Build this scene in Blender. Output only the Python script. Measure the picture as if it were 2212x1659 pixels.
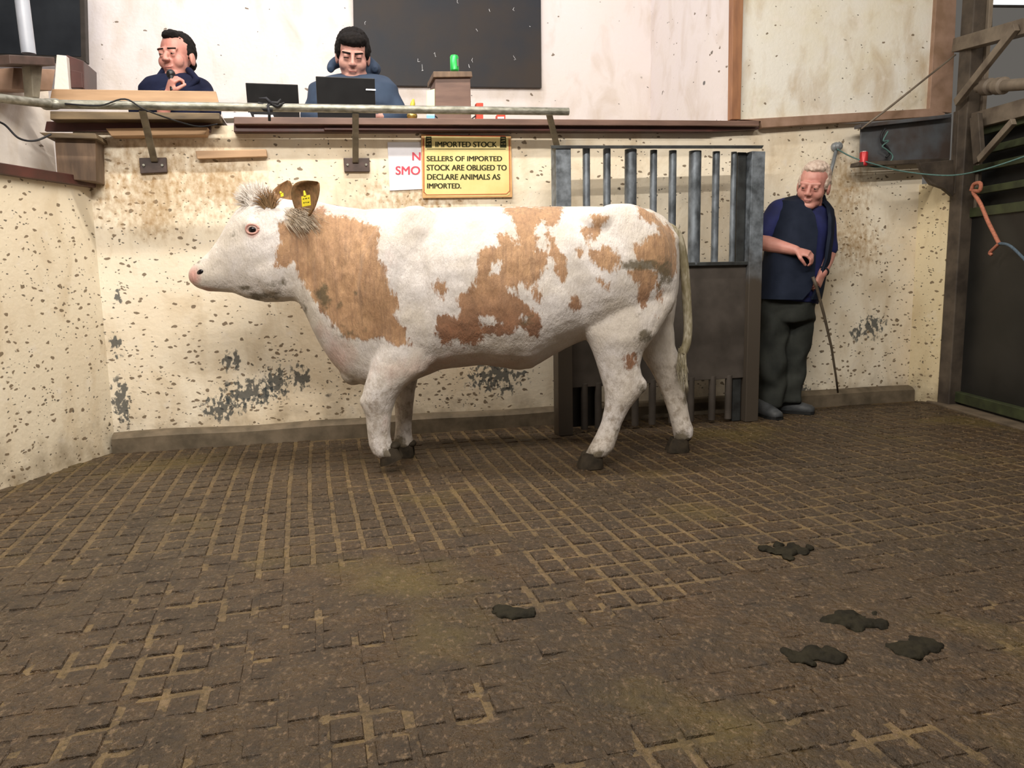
import bpy, bmesh, math, random
import numpy as np
from mathutils import Vector, Matrix, Euler, noise as mnoise
random.seed(7); RNG = np.random.RandomState(7)
for o in list(bpy.data.objects): bpy.data.objects.remove(o)
COL = bpy.context.scene.collection
V = Vector
# ------------------------------------------------------------------ camera
FPX, CX, CY, H = 1660.0, 1106.0, 829.5, 0.95
PITCH, ROLL = math.radians(8.3), math.radians(-1.1)
cam_data = bpy.data.cameras.new('camera'); cam = bpy.data.objects.new('camera', cam_data); COL.objects.link(cam)
cam_data.sensor_width = 36; cam_data.lens = FPX/2212*36; cam_data.clip_start = .05
CR = Matrix.Rotation(math.pi/2-PITCH, 3, 'X') @ Matrix.Rotation(ROLL, 3, 'Z')
cam.matrix_world = Matrix.Translation((0,0,H)) @ CR.to_4x4()
bpy.context.scene.camera = cam
# ------------------------------------------------------------------ world, lights, exposure
sc = bpy.context.scene
w = bpy.data.worlds.new('world'); sc.world = w; w.use_nodes = True
w.node_tree.nodes['Background'].inputs[0].default_value = (1.0,.93,.84,1)
w.node_tree.nodes['Background'].inputs[1].default_value = 0.125
def area(name, loc, target, sx, sy, power, col, spread=180):
    l = bpy.data.lights.new(name, 'AREA'); l.shape = 'RECTANGLE'; l.size = sx; l.size_y = sy
    l.energy = power; l.color = col; l.spread = math.radians(spread)
    o = bpy.data.objects.new(name, l); COL.objects.link(o); o.location = loc
    o.rotation_euler = (V(target)-V(loc)).to_track_quat('-Z','Y').to_euler(); return o
WY=math.radians(12)
def tube_lamp(name,c,target,L,wd,power,col):
    o=area(name,c,target,L,wd,power,col)
    z=-(V(target)-V(c)).normalized(); x=V((math.cos(WY),math.sin(WY),0)); x=(x-z*x.dot(z)).normalized(); y=z.cross(x)
    o.rotation_euler=Matrix((x,y,z)).transposed().to_euler()
tube_lamp('ring_lamp', (-.3,.75,3.35), (-.1,4.2,.8), 3.4,.05, 168, (1,.94,.86))
tube_lamp('ring_lamp', (-.9,3.35,3.6), (-1.0,3.7,0), 2.6,.05, 98, (1,.93,.83))
tube_lamp('ring_lamp', (2.6,2.2,3.6), (2.2,4.6,.8), 1.6,.1, 30, (1,.92,.80))
tube_lamp('far_wall_fill', (4.3,4.9,3.5), (4.6,5.3,2.4), 1.2,.2, 14, (1,.95,.92))  # added fill light, no lamp seen there; brightens the far wall
tube_lamp('box_lamp', (-1.2,5.15,3.9), (-1.2,5.9,2.0), 4.5,.3, 35, (.97,.95,1))
sc.view_settings.view_transform = 'Standard'; sc.view_settings.look = 'None'
sc.view_settings.exposure = 0.0; sc.view_settings.gamma = 1; sc.view_settings.use_curve_mapping = False
# ------------------------------------------------------------------ picture <-> place
def ray(x, y): return CR @ V(((x-CX)/FPX, -(y-CY)/FPX, -1))
O = V((0,0,H))
def G(x, y):                       # point of the floor seen at x, y
    d = ray(x,y); return O + d*(-H/d.z)
def P(x, y, Y):                    # point at depth Y seen at x, y
    d = ray(x,y); return O + d*(Y/d.y)
class Plane:                       # a vertical plane over two floor points
    def __init__(s, a, b):
        s.o = V((a.x,a.y,0)); s.u = (V((b.x,b.y,0))-s.o).normalized(); s.n = V((s.u.y,-s.u.x,0))   # n towards the viewer
        s.yaw = math.atan2(s.u.y, s.u.x)
    def pt(s, x, y, off=0):
        d = ray(x,y); q = s.o + s.n*off; return O + d*((q-O).dot(s.n)/d.dot(s.n))
    def uz(s, x, y, off=0):
        p = s.pt(x,y,off); return (p-s.o).dot(s.u), p.z
    def at(s, u, n, z): return s.o + s.u*u + s.n*n + V((0,0,z))
# ------------------------------------------------------------------ mesh builder
class MB:
    def __init__(s): s.v = []; s.f = []
    def add(s, vs, fs):
        k = len(s.v); s.v += [V(p) for p in vs]; s.f += [tuple(k+i for i in f) for f in fs]; return s
    def hexa(s, p):                # 8 points: 4 bottom ring, 4 top ring
        return s.add(p, [(3,2,1,0),(4,5,6,7),(0,1,5,4),(1,2,6,5),(2,3,7,6),(3,0,4,7)])
    def box(s, pl, u0, u1, n0, n1, z0, z1):
        return s.hexa([pl.at(a,b,z) for z in (z0,z1) for a,b in ((u0,n0),(u1,n0),(u1,n1),(u0,n1))])
    def prism(s, pl, px, off, th): # outline on a plane, given thickness backwards
        f = [pl.pt(x,y,off) for x,y in px]; b = [p - pl.n*th for p in f]; n = len(f)
        return s.add(f+b, [tuple(range(n)), tuple(range(2*n-1,n-1,-1))]+[(i,i+n,(i+1)%n+n,(i+1)%n) for i in range(n)])
    def loft(s, rings, cap=True):
        n = len(rings[0]); vs = [p for r in rings for p in r]; fs = []
        for k in range(len(rings)-1):
            for i in range(n): fs.append((k*n+i, k*n+(i+1)%n, (k+1)*n+(i+1)%n, (k+1)*n+i))
        if cap: fs += [tuple(range(n-1,-1,-1)), tuple(range((len(rings)-1)*n, len(rings)*n))]
        return s.add(vs, fs)
    def tube(s, pts, r, n=10, sq=1.0):
        pts = [V(p) for p in pts]; r = r if isinstance(r,(list,tuple)) else [r]*len(pts); rings = []; prev = None
        for i,p in enumerate(pts):
            t = (pts[min(i+1,len(pts)-1)]-pts[max(i-1,0)]).normalized()
            a = (prev - t*prev.dot(t)) if prev else t.orthogonal()
            if a.length < 1e-6: a = t.orthogonal()
            a.normalize(); prev = a; b = t.cross(a)
            rings.append([p + (a*math.cos(q)+b*math.sin(q)*sq)*r[i] for q in [2*math.pi*j/n for j in range(n)]])
        return s.loft(rings)
    def cap(s, p0, r0, p1, r1, n=14):    # tapered capsule
        p0=V(p0); p1=V(p1); d=(p1-p0)
        if d.length < 1e-6: return s.ell(p0,(r0,r0,r0))
        d.normalize(); P_=[]; R_=[]
        for q in (-80,-55,-28): P_.append(p0+d*r0*math.sin(math.radians(q))); R_.append(r0*math.cos(math.radians(q)))
        P_ += [p0,p1]; R_ += [r0,r1]
        for q in (28,55,80): P_.append(p1+d*r1*math.sin(math.radians(q))); R_.append(r1*math.cos(math.radians(q)))
        return s.tube(P_, R_, n)
    def chain(s, pts, rs, n=14):
        for i in range(len(pts)-1): s.cap(pts[i],rs[i],pts[i+1],rs[i+1],n)
        return s
    def ell(s, c, r, M=None, nu=20, nv=14):
        c=V(c); rings=[]
        for j in range(1,nv):
            t=math.pi*j/nv; ring=[]
            for i in range(nu):
                q=2*math.pi*i/nu; p=V((r[0]*math.sin(t)*math.cos(q), r[1]*math.sin(t)*math.sin(q), -r[2]*math.cos(t)))
                ring.append(c+((M@p) if M else p))
            rings.append(ring)
        return s.loft(rings)
    def xf(s, M): s.v = [M@p for p in s.v]; return s
def ering(c, A, B, n=28, e=2.0):
    out=[]
    for i in range(n):
        q=2*math.pi*i/n; a,b=math.cos(q),math.sin(q)
        out.append(V(c)+A*math.copysign(abs(a)**(2/e),a)+B*math.copysign(abs(b)**(2/e),b))
    return out
def mesh_of(name, mb, mat, M=None, smooth=True):
    me = bpy.data.meshes.new(name); Mi = M.inverted() if M else Matrix()
    me.from_pydata([tuple(Mi@p) for p in mb.v], [], mb.f)
    if smooth is True: me.shade_smooth()
    me.materials.append(mat); me.update(); return me
def tag(o, label=None, cat=None, group=None, kind=None):
    if label: o['label']=label
    if cat: o['category']=cat
    if group: o['group']=group
    if kind: o['kind']=kind
    return o
def emp(name, loc, yaw=0, label=None, cat=None, group=None):
    o = bpy.data.objects.new(name, None); COL.objects.link(o); o.location=loc; o.rotation_euler=(0,0,yaw)
    o.empty_display_size=.1; tag(o,label,cat,group); return o
def emit(name, mb, mat, parent=None, origin=None, yaw=0, smooth=False, bevel=0, **kw):
    """one mesh object; the builder's points are in world coordinates"""
    if parent is not None:
        M=WM[parent.name]; me=mesh_of(name,mb,mat,M,smooth); o=bpy.data.objects.new(name,me); COL.objects.link(o); o.parent=parent; WM[o.name]=M
    else:
        if origin is None:
            a=np.array([tuple(p) for p in mb.v]); origin=V(((a[:,0].min()+a[:,0].max())/2,(a[:,1].min()+a[:,1].max())/2,a[:,2].min()))
        M=Matrix.Translation(origin)@Matrix.Rotation(yaw,4,'Z'); me=mesh_of(name,mb,mat,M,smooth)
        o=bpy.data.objects.new(name,me); COL.objects.link(o); o.location=origin; o.rotation_euler=(0,0,yaw); WM[o.name]=M
    if smooth=='auto':
        me.shade_smooth(); me.set_sharp_from_angle(angle=math.radians(35))
    if bevel:
        b=o.modifiers.new('bevel','BEVEL'); b.width=bevel; b.segments=2; b.limit_method='ANGLE'
    tag(o, kw.get('label'), kw.get('cat'), kw.get('group'), kw.get('kind')); return o
WM = {}
def thing(name, loc, yaw, label, cat, group=None):
    o = emp(name, loc, yaw, label, cat, group); WM[o.name]=Matrix.Translation(loc)@Matrix.Rotation(yaw,4,'Z'); return o
def fuse(mb, voxel, it=4, fac=.5):
    """union of overlapping closed shapes as ONE continuous surface"""
    me=bpy.data.meshes.new('t'); me.from_pydata([tuple(p) for p in mb.v],[],mb.f)
    bm=bmesh.new(); bm.from_mesh(me); bmesh.ops.recalc_face_normals(bm,faces=bm.faces); bm.to_mesh(me); bm.free()
    o=bpy.data.objects.new('t',me); COL.objects.link(o)
    r=o.modifiers.new('r','REMESH'); r.mode='VOXEL'; r.voxel_size=voxel
    if it: q=o.modifiers.new('s','SMOOTH'); q.iterations=it; q.factor=fac
    dg=bpy.context.evaluated_depsgraph_get(); dg.update(); m2=bpy.data.meshes.new_from_object(o.evaluated_get(dg))
    bpy.data.objects.remove(o); bpy.data.meshes.remove(me)
    n=len(m2.vertices); a=np.empty(n*3); m2.vertices.foreach_get('co',a); a=a.reshape(-1,3)
    out=MB(); out.v=[V(p) for p in a]; out.f=[tuple(p.vertices) for p in m2.polygons]; out.a=a
    bpy.data.meshes.remove(m2); return out
# ------------------------------------------------------------------ numpy noise
_T = RNG.rand(256,256)
def vn(x,y):
    xi=np.floor(x).astype(int); yi=np.floor(y).astype(int); fx=x-xi; fy=y-yi; fx=fx*fx*(3-2*fx); fy=fy*fy*(3-2*fy)
    g=lambda a,b:_T[a&255,b&255]
    return (g(xi,yi)*(1-fx)+g(xi+1,yi)*fx)*(1-fy)+(g(xi,yi+1)*(1-fx)+g(xi+1,yi+1)*fx)*fy
def fbm(x,y,o=4):
    s=0; a=.5
    for k in range(o): s=s+a*(vn(x*2**k+17.3*k,y*2**k+5.1*k)-.5); a*=.5
    return s
# ------------------------------------------------------------------ materials
class NT:
    def __init__(s,name):
        s.m=bpy.data.materials.new(name); s.m.use_nodes=True; s.t=s.m.node_tree; s.b=s.t.nodes['Principled BSDF']; s.co=None
    def n(s,t,**k):
        x=s.t.nodes.new(t)
        for a,v in k.items(): setattr(x,a,v)
        return x
    def set(s,sock,v):
        if hasattr(v,'is_output'): s.t.links.new(v,sock)
        elif isinstance(v,(tuple,list)) and len(v)==3 and sock.type=='RGBA': sock.default_value=(*v,1)
        else: sock.default_value=v
    def obj(s):
        if s.co is None: s.co=s.n('ShaderNodeTexCoord').outputs['Object']
        return s.co
    def map(s,scale=(1,1,1),loc=(0,0,0),rot=(0,0,0),vec=None):
        x=s.n('ShaderNodeMapping'); s.set(x.inputs[0],vec or s.obj()); x.inputs['Scale'].default_value=scale; x.inputs['Location'].default_value=loc; x.inputs['Rotation'].default_value=rot; return x.outputs[0]
    def noise(s,scale,detail=4,vec=None,rough=.55,dist=0,color=False):
        x=s.n('ShaderNodeTexNoise'); s.set(x.inputs['Vector'],vec or s.obj()); x.inputs['Scale'].default_value=scale; x.inputs['Detail'].default_value=detail; x.inputs['Roughness'].default_value=rough; x.inputs['Distortion'].default_value=dist
        return x.outputs['Color' if color else 'Fac']
    def math(s,op,a,b=0,c=None,clamp=False):
        x=s.n('ShaderNodeMath',operation=op); x.use_clamp=clamp; s.set(x.inputs[0],a); s.set(x.inputs[1],b)
        if c is not None: s.set(x.inputs[2],c)
        return x.outputs[0]
    def rng(s,v,a,b,c=0,d=1):
        x=s.n('ShaderNodeMapRange'); s.set(x.inputs[0],v)
        for i,q in enumerate((a,b,c,d)): s.set(x.inputs[i+1],q)
        return x.outputs[0]
    def mix(s,f,a,b,mode='MIX'):
        x=s.n('ShaderNodeMix',data_type='RGBA',blend_type=mode); s.set(x.inputs[0],f); s.set(x.inputs[6],a); s.set(x.inputs[7],b); return x.outputs[2]
    def sep(s,v):
        x=s.n('ShaderNodeSeparateXYZ'); s.set(x.inputs[0],v); return x.outputs
    def voro(s,scale,vec):
        x=s.n('ShaderNodeTexVoronoi'); s.set(x.inputs['Vector'],vec); x.inputs['Scale'].default_value=scale; return x.outputs
    def attr(s,n): x=s.n('ShaderNodeAttribute'); x.attribute_name=n; return x.outputs['Fac']
    def bump(s,h,strength=.3,dist=.01):
        x=s.n('ShaderNodeBump'); x.inputs['Strength'].default_value=strength; x.inputs['Distance'].default_value=dist; s.set(x.inputs['Height'],h); s.t.links.new(x.outputs[0],s.b.inputs['Normal']); return s
    def out(s,color=None,rough=.6,metal=0):
        if color is not None: s.set(s.b.inputs['Base Color'],color)
        s.set(s.b.inputs['Roughness'],rough); s.set(s.b.inputs['Metallic'],metal); return s.m
def simple(name,c,c2=None,rough=.6,metal=0,scale=12,bump=.15,bd=.003,stretch=(1,1,1),lo=.35,hi=.65):
    t=NT(name); c2=c2 or tuple(x*.7 for x in c); f=t.noise(scale,5,t.map(stretch)); 
    col=t.mix(t.rng(f,lo,hi),c,c2)
    if bump: t.bump(f,bump,bd)
    if max(c)<.06 and rough>.45: t.set(t.b.inputs['Specular IOR Level'],.15)
    return t.out(col,rough,metal)
def wall_mat(name, light, stain, dens=1.0, spots=(), zdirt=True, stain_amt=.5):
    t=NT(name); co=t.obj(); xyz=t.sep(co); z=xyz[2]
    n1=t.noise(1.6,6,rough=.62); n2=t.noise(5.5,5,t.map((1,1,.55),(3,1,2)),dist=.6); n3=t.noise(40,4)
    col=t.mix(t.rng(n1,.42,.68,0,stain_amt),light,stain)
    col=t.mix(t.rng(n2,.48,.80,0,stain_amt*1.1),col,(.42,.28,.12))
    col=t.mix(t.rng(t.noise(9,5,t.map((1,1,1),(9,4,7))),.60,.72,0,.45*stain_amt*2),col,(.80,.74,.66))
    warp=t.n('ShaderNodeVectorMath',operation='MULTIPLY_ADD'); t.set(warp.inputs[0],t.noise(11,3,color=True)); warp.inputs[1].default_value=(.06,.06,.06); t.set(warp.inputs[2],co)
    hz=t.rng(z,0,1.9,1.0,.28) if zdirt else .3
    for sc_,loc,R,D,dk in ((13,(0,0,0),.34,.26*dens,(.085,.06,.035)),(30,(5,2,1),.46,.42*dens,(.15,.10,.055)),(52,(1,7,3),.42,.30*dens,(.07,.055,.04)),(8,(2,2,9),.24,.12*dens,(.045,.045,.045))):
        v=t.voro(sc_,t.map((1,1,1.75),loc,(0,.12,0),vec=warp.outputs[0])); c=t.n('ShaderNodeSeparateColor'); t.set(c.inputs[0],v['Color'])
        on=t.math('LESS_THAN',c.outputs[0],t.math('MULTIPLY',hz,t.math('MULTIPLY',t.rng(t.noise(2.3,3,t.map((1,1,1),loc)),.38,.62,.25,1.7),D)))
        r=t.math('MULTIPLY',c.outputs[1],R)
        m=t.math('MULTIPLY',on,t.rng(t.math('SUBTRACT',r,v['Distance']),-.02,.06,0,.88))
        col=t.mix(m,col,dk)
    if zdirt:
        e=t.math('ADD',t.rng(z,0.05,.40,.55,0),t.math('MULTIPLY',t.math('SUBTRACT',t.noise(7,6),.5),1.1))
        col=t.mix(t.rng(e,.3,.8,0,.75),col,(.17,.12,.065))
    for (u,zz,r,kx,c) in spots:
        soft=c[0]>.2
        d=t.n('ShaderNodeVectorMath',operation='LENGTH'); t.set(d.inputs[0],t.map((kx/r,0,1/r),(-u*kx/r,0,-zz/r)))
        e=t.math('ADD',t.math('SUBTRACT',1,d.outputs['Value']),t.math('MULTIPLY',t.math('SUBTRACT',t.noise(34,3,t.map((1,1,.7),(r*9,0,0))),.56),4.2))
        col=t.mix(t.math('MULTIPLY',t.rng(e,-.3 if soft else .05,1.3 if soft else .35,0,.95 if soft else .85),t.rng(d.outputs['Value'],.8,1.3,1,0)),col,c)
    t.bump(t.math('ADD',n3,t.math('MULTIPLY',n1,1.5)),.25,.01)
    return t.out(col,.62)
CREAM=(.88,.79,.635); STAIN=(.76,.60,.39)
MT={}
MT['upper']=wall_mat('upper_wall_plaster',(.82,.75,.73),(.80,.72,.62),.10,(),False,.35)
MT['panelwhite']=wall_mat('panel_paint',(.78,.75,.68),(.70,.62,.42),.30,(),False,.7)
MT['leftup']=wall_mat('left_upper_paint',(.80,.74,.68),(.66,.60,.52),.2,(),False,.5)
MT['kerb']=simple('kerb_concrete',(.17,.13,.085),(.085,.065,.04),.75,scale=9,bump=.5,bd=.01)
MT['strip']=simple('strip_concrete',(.16,.12,.08),(.08,.06,.04),.7,scale=6,bump=.5,bd=.01)
MT['ledge']=simple('ledge_board',(.20,.115,.085),(.11,.06,.045),.5,scale=3,stretch=(1,1,6),bump=.1)
MT['maroon']=simple('maroon_paint',(.095,.028,.022),(.045,.018,.014),.42,scale=5,bump=.1)
MT['ply']=simple('plywood',(.52,.33,.19),(.40,.25,.14),.6,scale=3,stretch=(1,1,10),bump=.08)
MT['olivewood']=simple('dirty_board',(.20,.14,.075),(.08,.055,.03),.65,scale=4,stretch=(1,1,6))
MT['brownwood']=simple('brown_board',(.20,.125,.075),(.10,.062,.038),.6,scale=4,stretch=(5,5,1))
MT['orangewood']=simple('orange_timber',(.36,.165,.075),(.24,.105,.05),.5,scale=4,stretch=(6,6,1))
MT['pinkwood']=simple('worn_timber',(.36,.23,.165),(.24,.145,.09),.6,scale=4,stretch=(2,2,2))
MT['pipe']=simple('galvanised_pipe',(.34,.33,.28),(.16,.155,.12),.42,.55,scale=22,bump=.25,stretch=(1,1,2.5))
MT['postmetal']=simple('dirty_bracket_metal',(.24,.21,.155),(.13,.11,.08),.55,.3,scale=14)
MT['plate']=simple('bracket_plate',(.085,.05,.04),(.045,.028,.022),.5,scale=14)
MT['gatebar']=simple('gate_galvanised',(.235,.265,.30),(.075,.085,.095),.45,.5,scale=16,bump=.2,stretch=(1,1,.6))
MT['gatedark']=simple('gate_top_rail',(.06,.065,.065),(.03,.03,.03),.5,.4)
MT['sheet']=simple('gate_sheet_steel',(.105,.088,.075),(.058,.048,.04),.5,.25,scale=5,bump=.15)
MT['board']=simple('blackboard_slate',(.034,.036,.042),(.052,.042,.036),.5,scale=2.3,bump=.03)
MT['black']=simple('black_plastic',(.006,.006,.007),(.010,.010,.011),.35,bump=0)
MT['screenglass']=simple('dark_screen_glass',(.012,.014,.018),(.03,.034,.04),.12,scale=2,bump=0)
MT['darkframe']=simple('dark_frame',(.05,.04,.035),(.03,.025,.02),.5)
MT['greypole']=simple('white_grey_pole',(.42,.44,.50),(.30,.32,.37),.35,scale=4,bump=.02)
MT['white']=simple('white_paper',(.80,.80,.80),(.72,.72,.74),.6,bump=.02)
MT['green']=simple('green_can_paint',(.03,.55,.10),(.02,.42,.07),.3,.3,bump=0)
MT['red']=simple('red_can_paint',(.50,.025,.03),(.36,.015,.02),.35,.2,bump=0)
MT['redwhite']=simple('red_printed_card',(.75,.07,.03),(.60,.04,.02),.5,scale=30,bump=0)
MT['alum']=simple('bare_aluminium',(.55,.56,.58),(.45,.45,.47),.3,.9,bump=0)
MT['brass']=simple('brass',(.72,.52,.16),(.55,.38,.10),.25,.9,bump=0)
MT['yellowp']=simple('yellow_plastic',(.60,.50,.05),(.50,.40,.04),.5,bump=0)
MT['signy']=simple('yellow_sign_face',(.80,.68,.30),(.72,.58,.22),.5,scale=6,bump=.02)
MT['signo']=simple('orange_sign_edge',(.72,.42,.17),(.62,.34,.13),.5,bump=0)
MT['redline']=simple('red_print',(.60,.10,.03),(.52,.09,.03),.5,bump=0)
MT['redtext']=simple('red_lettering',(.72,.05,.09),(.62,.05,.08),.5,bump=0)
MT['ink']=simple('black_lettering',(.045,.05,.02),(.03,.03,.015),.6,bump=0)
MT['signw']=simple('white_sign_face',(.80,.79,.84),(.68,.66,.70),.45,scale=5,bump=.02)
MT['beam']=simple('beam_steel',(.125,.135,.15),(.085,.062,.052),.55,.35,scale=5,bump=.3)
MT['rustpost']=simple('rusty_post',(.11,.085,.062),(.045,.034,.026),.65,.15,scale=7,bump=.5,bd=.006)
MT['lightsteel']=simple('dusty_steel',(.24,.195,.145),(.13,.10,.075),.6,.2,scale=8,bump=.3)
MT['greenpaint']=simple('green_gate_paint',(.058,.072,.030),(.030,.036,.018),.5,.1,scale=10,bump=.2)
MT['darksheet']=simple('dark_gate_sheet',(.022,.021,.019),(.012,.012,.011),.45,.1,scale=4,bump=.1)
MT['ropegreen']=simple('green_cord',(.10,.20,.18),(.07,.14,.13),.8,scale=90,bump=.3)
MT['ropeorange']=simple('orange_rope',(.55,.20,.12),(.36,.13,.08),.85,scale=90,bump=.5)
MT['ropeblue']=simple('blue_grey_rope',(.10,.14,.18),(.06,.09,.12),.85,scale=90,bump=.5)
MT['porcelain']=simple('grey_insulator',(.24,.26,.27),(.12,.13,.14),.4,bump=.1)
MT['cable']=simple('black_cable',(.02,.02,.025),(.03,.03,.03),.5,bump=0)
MT['skin']=simple('pink_skin',(.58,.28,.225),(.50,.21,.17),.5,scale=18,bump=.05)
MT['skin2']=simple('pale_skin',(.56,.31,.25),(.46,.22,.185),.5,scale=18,bump=.05)
MT['hairwhite']=simple('white_hair',(.62,.50,.42),(.46,.34,.27),.7,scale=60,bump=.6)
MT['hairdark']=simple('dark_hair',(.007,.006,.006),(.014,.011,.010),.85,scale=60,bump=.6)
MT['vest']=simple('navy_vest_cloth',(.008,.012,.024),(.013,.018,.034),.8,scale=9,bump=.3,bd=.01)
MT['shirt']=simple('blue_tshirt',(.012,.018,.115),(.008,.012,.07),.8,scale=9,bump=.3,bd=.01)
MT['trouser']=simple('grey_trousers',(.045,.048,.042),(.022,.024,.022),.8,scale=6,bump=.4,bd=.012)
MT['shoe']=simple('grey_shoe',(.06,.065,.07),(.03,.032,.034),.6,scale=14)
MT['sole']=simple('shoe_sole',(.012,.012,.012),(.02,.02,.02),.7)
MT['jacket']=simple('dark_navy_jacket',(.008,.010,.028),(.012,.016,.045),.8,scale=9,bump=.3,bd=.01)
MT['hoodie']=simple('slate_blue_hoodie',(.032,.055,.10),(.022,.038,.072),.85,scale=9,bump=.3,bd=.01)
MT['eyew']=simple('eye_white',(.22,.15,.13),(.18,.12,.10),.3,bump=0)
MT['eyed']=simple('eye_dark',(.008,.006,.008),(.015,.01,.01),.08,bump=0)
MT['lip']=simple('lip_skin',(.40,.13,.11),(.34,.11,.09),.5,bump=0)
MT['stick']=simple('cane_wood',(.10,.075,.05),(.06,.045,.03),.6,scale=30)
MT['hoof']=simple('hoof_horn',(.055,.042,.028),(.025,.02,.014),.7,scale=20,bump=.5)
MT['tag']=simple('yellow_ear_tag',(.85,.70,.02),(.75,.6,.02),.4,bump=0)
MT['tuft']=simple('white_tuft_hair',(.86,.81,.76),(.62,.55,.48),.7,scale=30,bump=.2)
MT['earhair']=simple('ear_fringe_hair',(.70,.60,.48),(.40,.30,.20),.7,scale=30,bump=.2)
MT['lampwin']=NT('lit_window_glass').m
def gp_mat():
    t=NT('gate_post_steel'); f=t.noise(16,5); c=t.mix(t.rng(f,.35,.65),(.235,.265,.30),(.075,.085,.095)); e=t.math('ADD',t.rng(t.sep(t.obj())[2],.75,1.15,1,0),t.math('MULTIPLY',t.math('SUBTRACT',t.noise(7,4),.5),.8))
    c=t.mix(t.rng(e,.2,.8),c,(.085,.068,.052)); t.bump(f,.2,.003); return t.out(c,.5,.3)
MT['gatepost']=gp_mat()
_n=MT['lampwin'].node_tree.nodes['Principled BSDF']; _n.inputs['Emission Color'].default_value=(.9,.95,1,1); _n.inputs['Emission Strength'].default_value=1.6
def phone_mat():
    t=NT('lit_tablet_screen'); z=t.sep(t.obj())[2]
    c=t.mix(t.rng(z,.03,.05),(.15,.35,.8),(.75,.75,.35)); t.set(t.b.inputs['Emission Color'],c); t.b.inputs['Emission Strength'].default_value=.7
    return t.out(c,.3)
MT['screenlit']=phone_mat()
# ---- coat of the animal: where the tan patches lie is data on the mesh (brown / soiling with jaw shade / pink), hairs roughen the edges
def coat():
    t=NT('cattle_coat'); br=t.attr('brown'); di=t.attr('dirt_shade'); pk=t.attr('pink'); tn=t.attr('tan')
    fine=t.noise(1,5,t.map((95,95,26)),rough=.65); mid=t.noise(15,5,t.map((1,1,.6)),rough=.7); big=t.noise(5,3)
    e=t.math('ADD',br,t.math('ADD',t.math('MULTIPLY',t.math('SUBTRACT',fine,.5),.05),t.math('MULTIPLY',t.math('SUBTRACT',mid,.5),.10))); e=t.math('ADD',e,t.math('MULTIPLY',t.math('SUBTRACT',t.noise(42,5,t.map((1,1,.5),(8,1,1)),rough=.7),.5),.05))
    white=t.mix(t.rng(big,.4,.62),(.74,.685,.65),(.65,.58,.50)); white=t.mix(t.rng(t.noise(9,6,t.map((1,1,1),(4,4,4))),.50,.72,0,.46),white,(.44,.38,.32))
    white=t.mix(t.math('MULTIPLY',t.attr('shank'),t.rng(t.noise(32,6,t.map((1,1,.8),(3,3,3)),rough=.7),.46,.64,0,.75)),white,(.26,.20,.14))
    white=t.mix(t.rng(fine,.35,.65,0,.26),white,(.42,.36,.31))
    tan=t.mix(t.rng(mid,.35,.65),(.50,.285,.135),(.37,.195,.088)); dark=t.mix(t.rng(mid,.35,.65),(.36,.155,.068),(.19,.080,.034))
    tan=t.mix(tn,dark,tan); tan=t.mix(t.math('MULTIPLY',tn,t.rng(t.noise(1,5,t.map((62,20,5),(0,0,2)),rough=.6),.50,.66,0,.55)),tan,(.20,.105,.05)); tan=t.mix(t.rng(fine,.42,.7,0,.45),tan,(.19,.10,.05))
    col=t.mix(t.rng(e,-.007,.007,0,.95),white,tan)
    pkm=t.math('ADD',pk,t.math('MULTIPLY',t.math('SUBTRACT',mid,.5),.5)); col=t.mix(t.math('MULTIPLY',t.rng(pkm,.25,.9),t.rng(pk,0,.2)),col,(.60,.33,.28))
    dm=t.math('ADD',di,t.math('MULTIPLY',t.math('SUBTRACT',t.noise(26,6,rough=.7),.5),2.2)); col=t.mix(t.math('MULTIPLY',t.rng(dm,.35,.85,0,.88),t.rng(di,.02,.25)),col,(.10,.075,.035))
    t.bump(t.math('ADD',t.math('MULTIPLY',fine,1.2),t.math('MULTIPLY',mid,1.6)),.5,.010)
    t.set(t.b.inputs['Sheen Weight'],.15)
    return t.out(col,.72)
MT['coat']=coat()
def ear_mat():
    t=NT('tan_ear_coat'); f=t.noise(1,4,t.map((90,90,40))); c=t.mix(t.rng(f,.35,.65),(.40,.22,.10),(.20,.11,.05)); c=t.mix(t.rng(t.noise(16,3),.45,.65,0,.6),c,(.17,.11,.045)); t.bump(f,.3,.005); return t.out(c,.75)
MT['ear']=ear_mat()
def tail_mat():
    t=NT('tail_hair'); f=t.noise(1,4,t.map((100,100,24))); g=t.noise(9,3); c=t.mix(t.rng(f,.35,.65),(.46,.41,.31),(.22,.185,.11)); c=t.mix(t.rng(g,.45,.6,0,.7),c,(.16,.13,.06)); t.bump(f,.5,.006); return t.out(c,.75)
MT['tail']=tail_mat()
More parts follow.
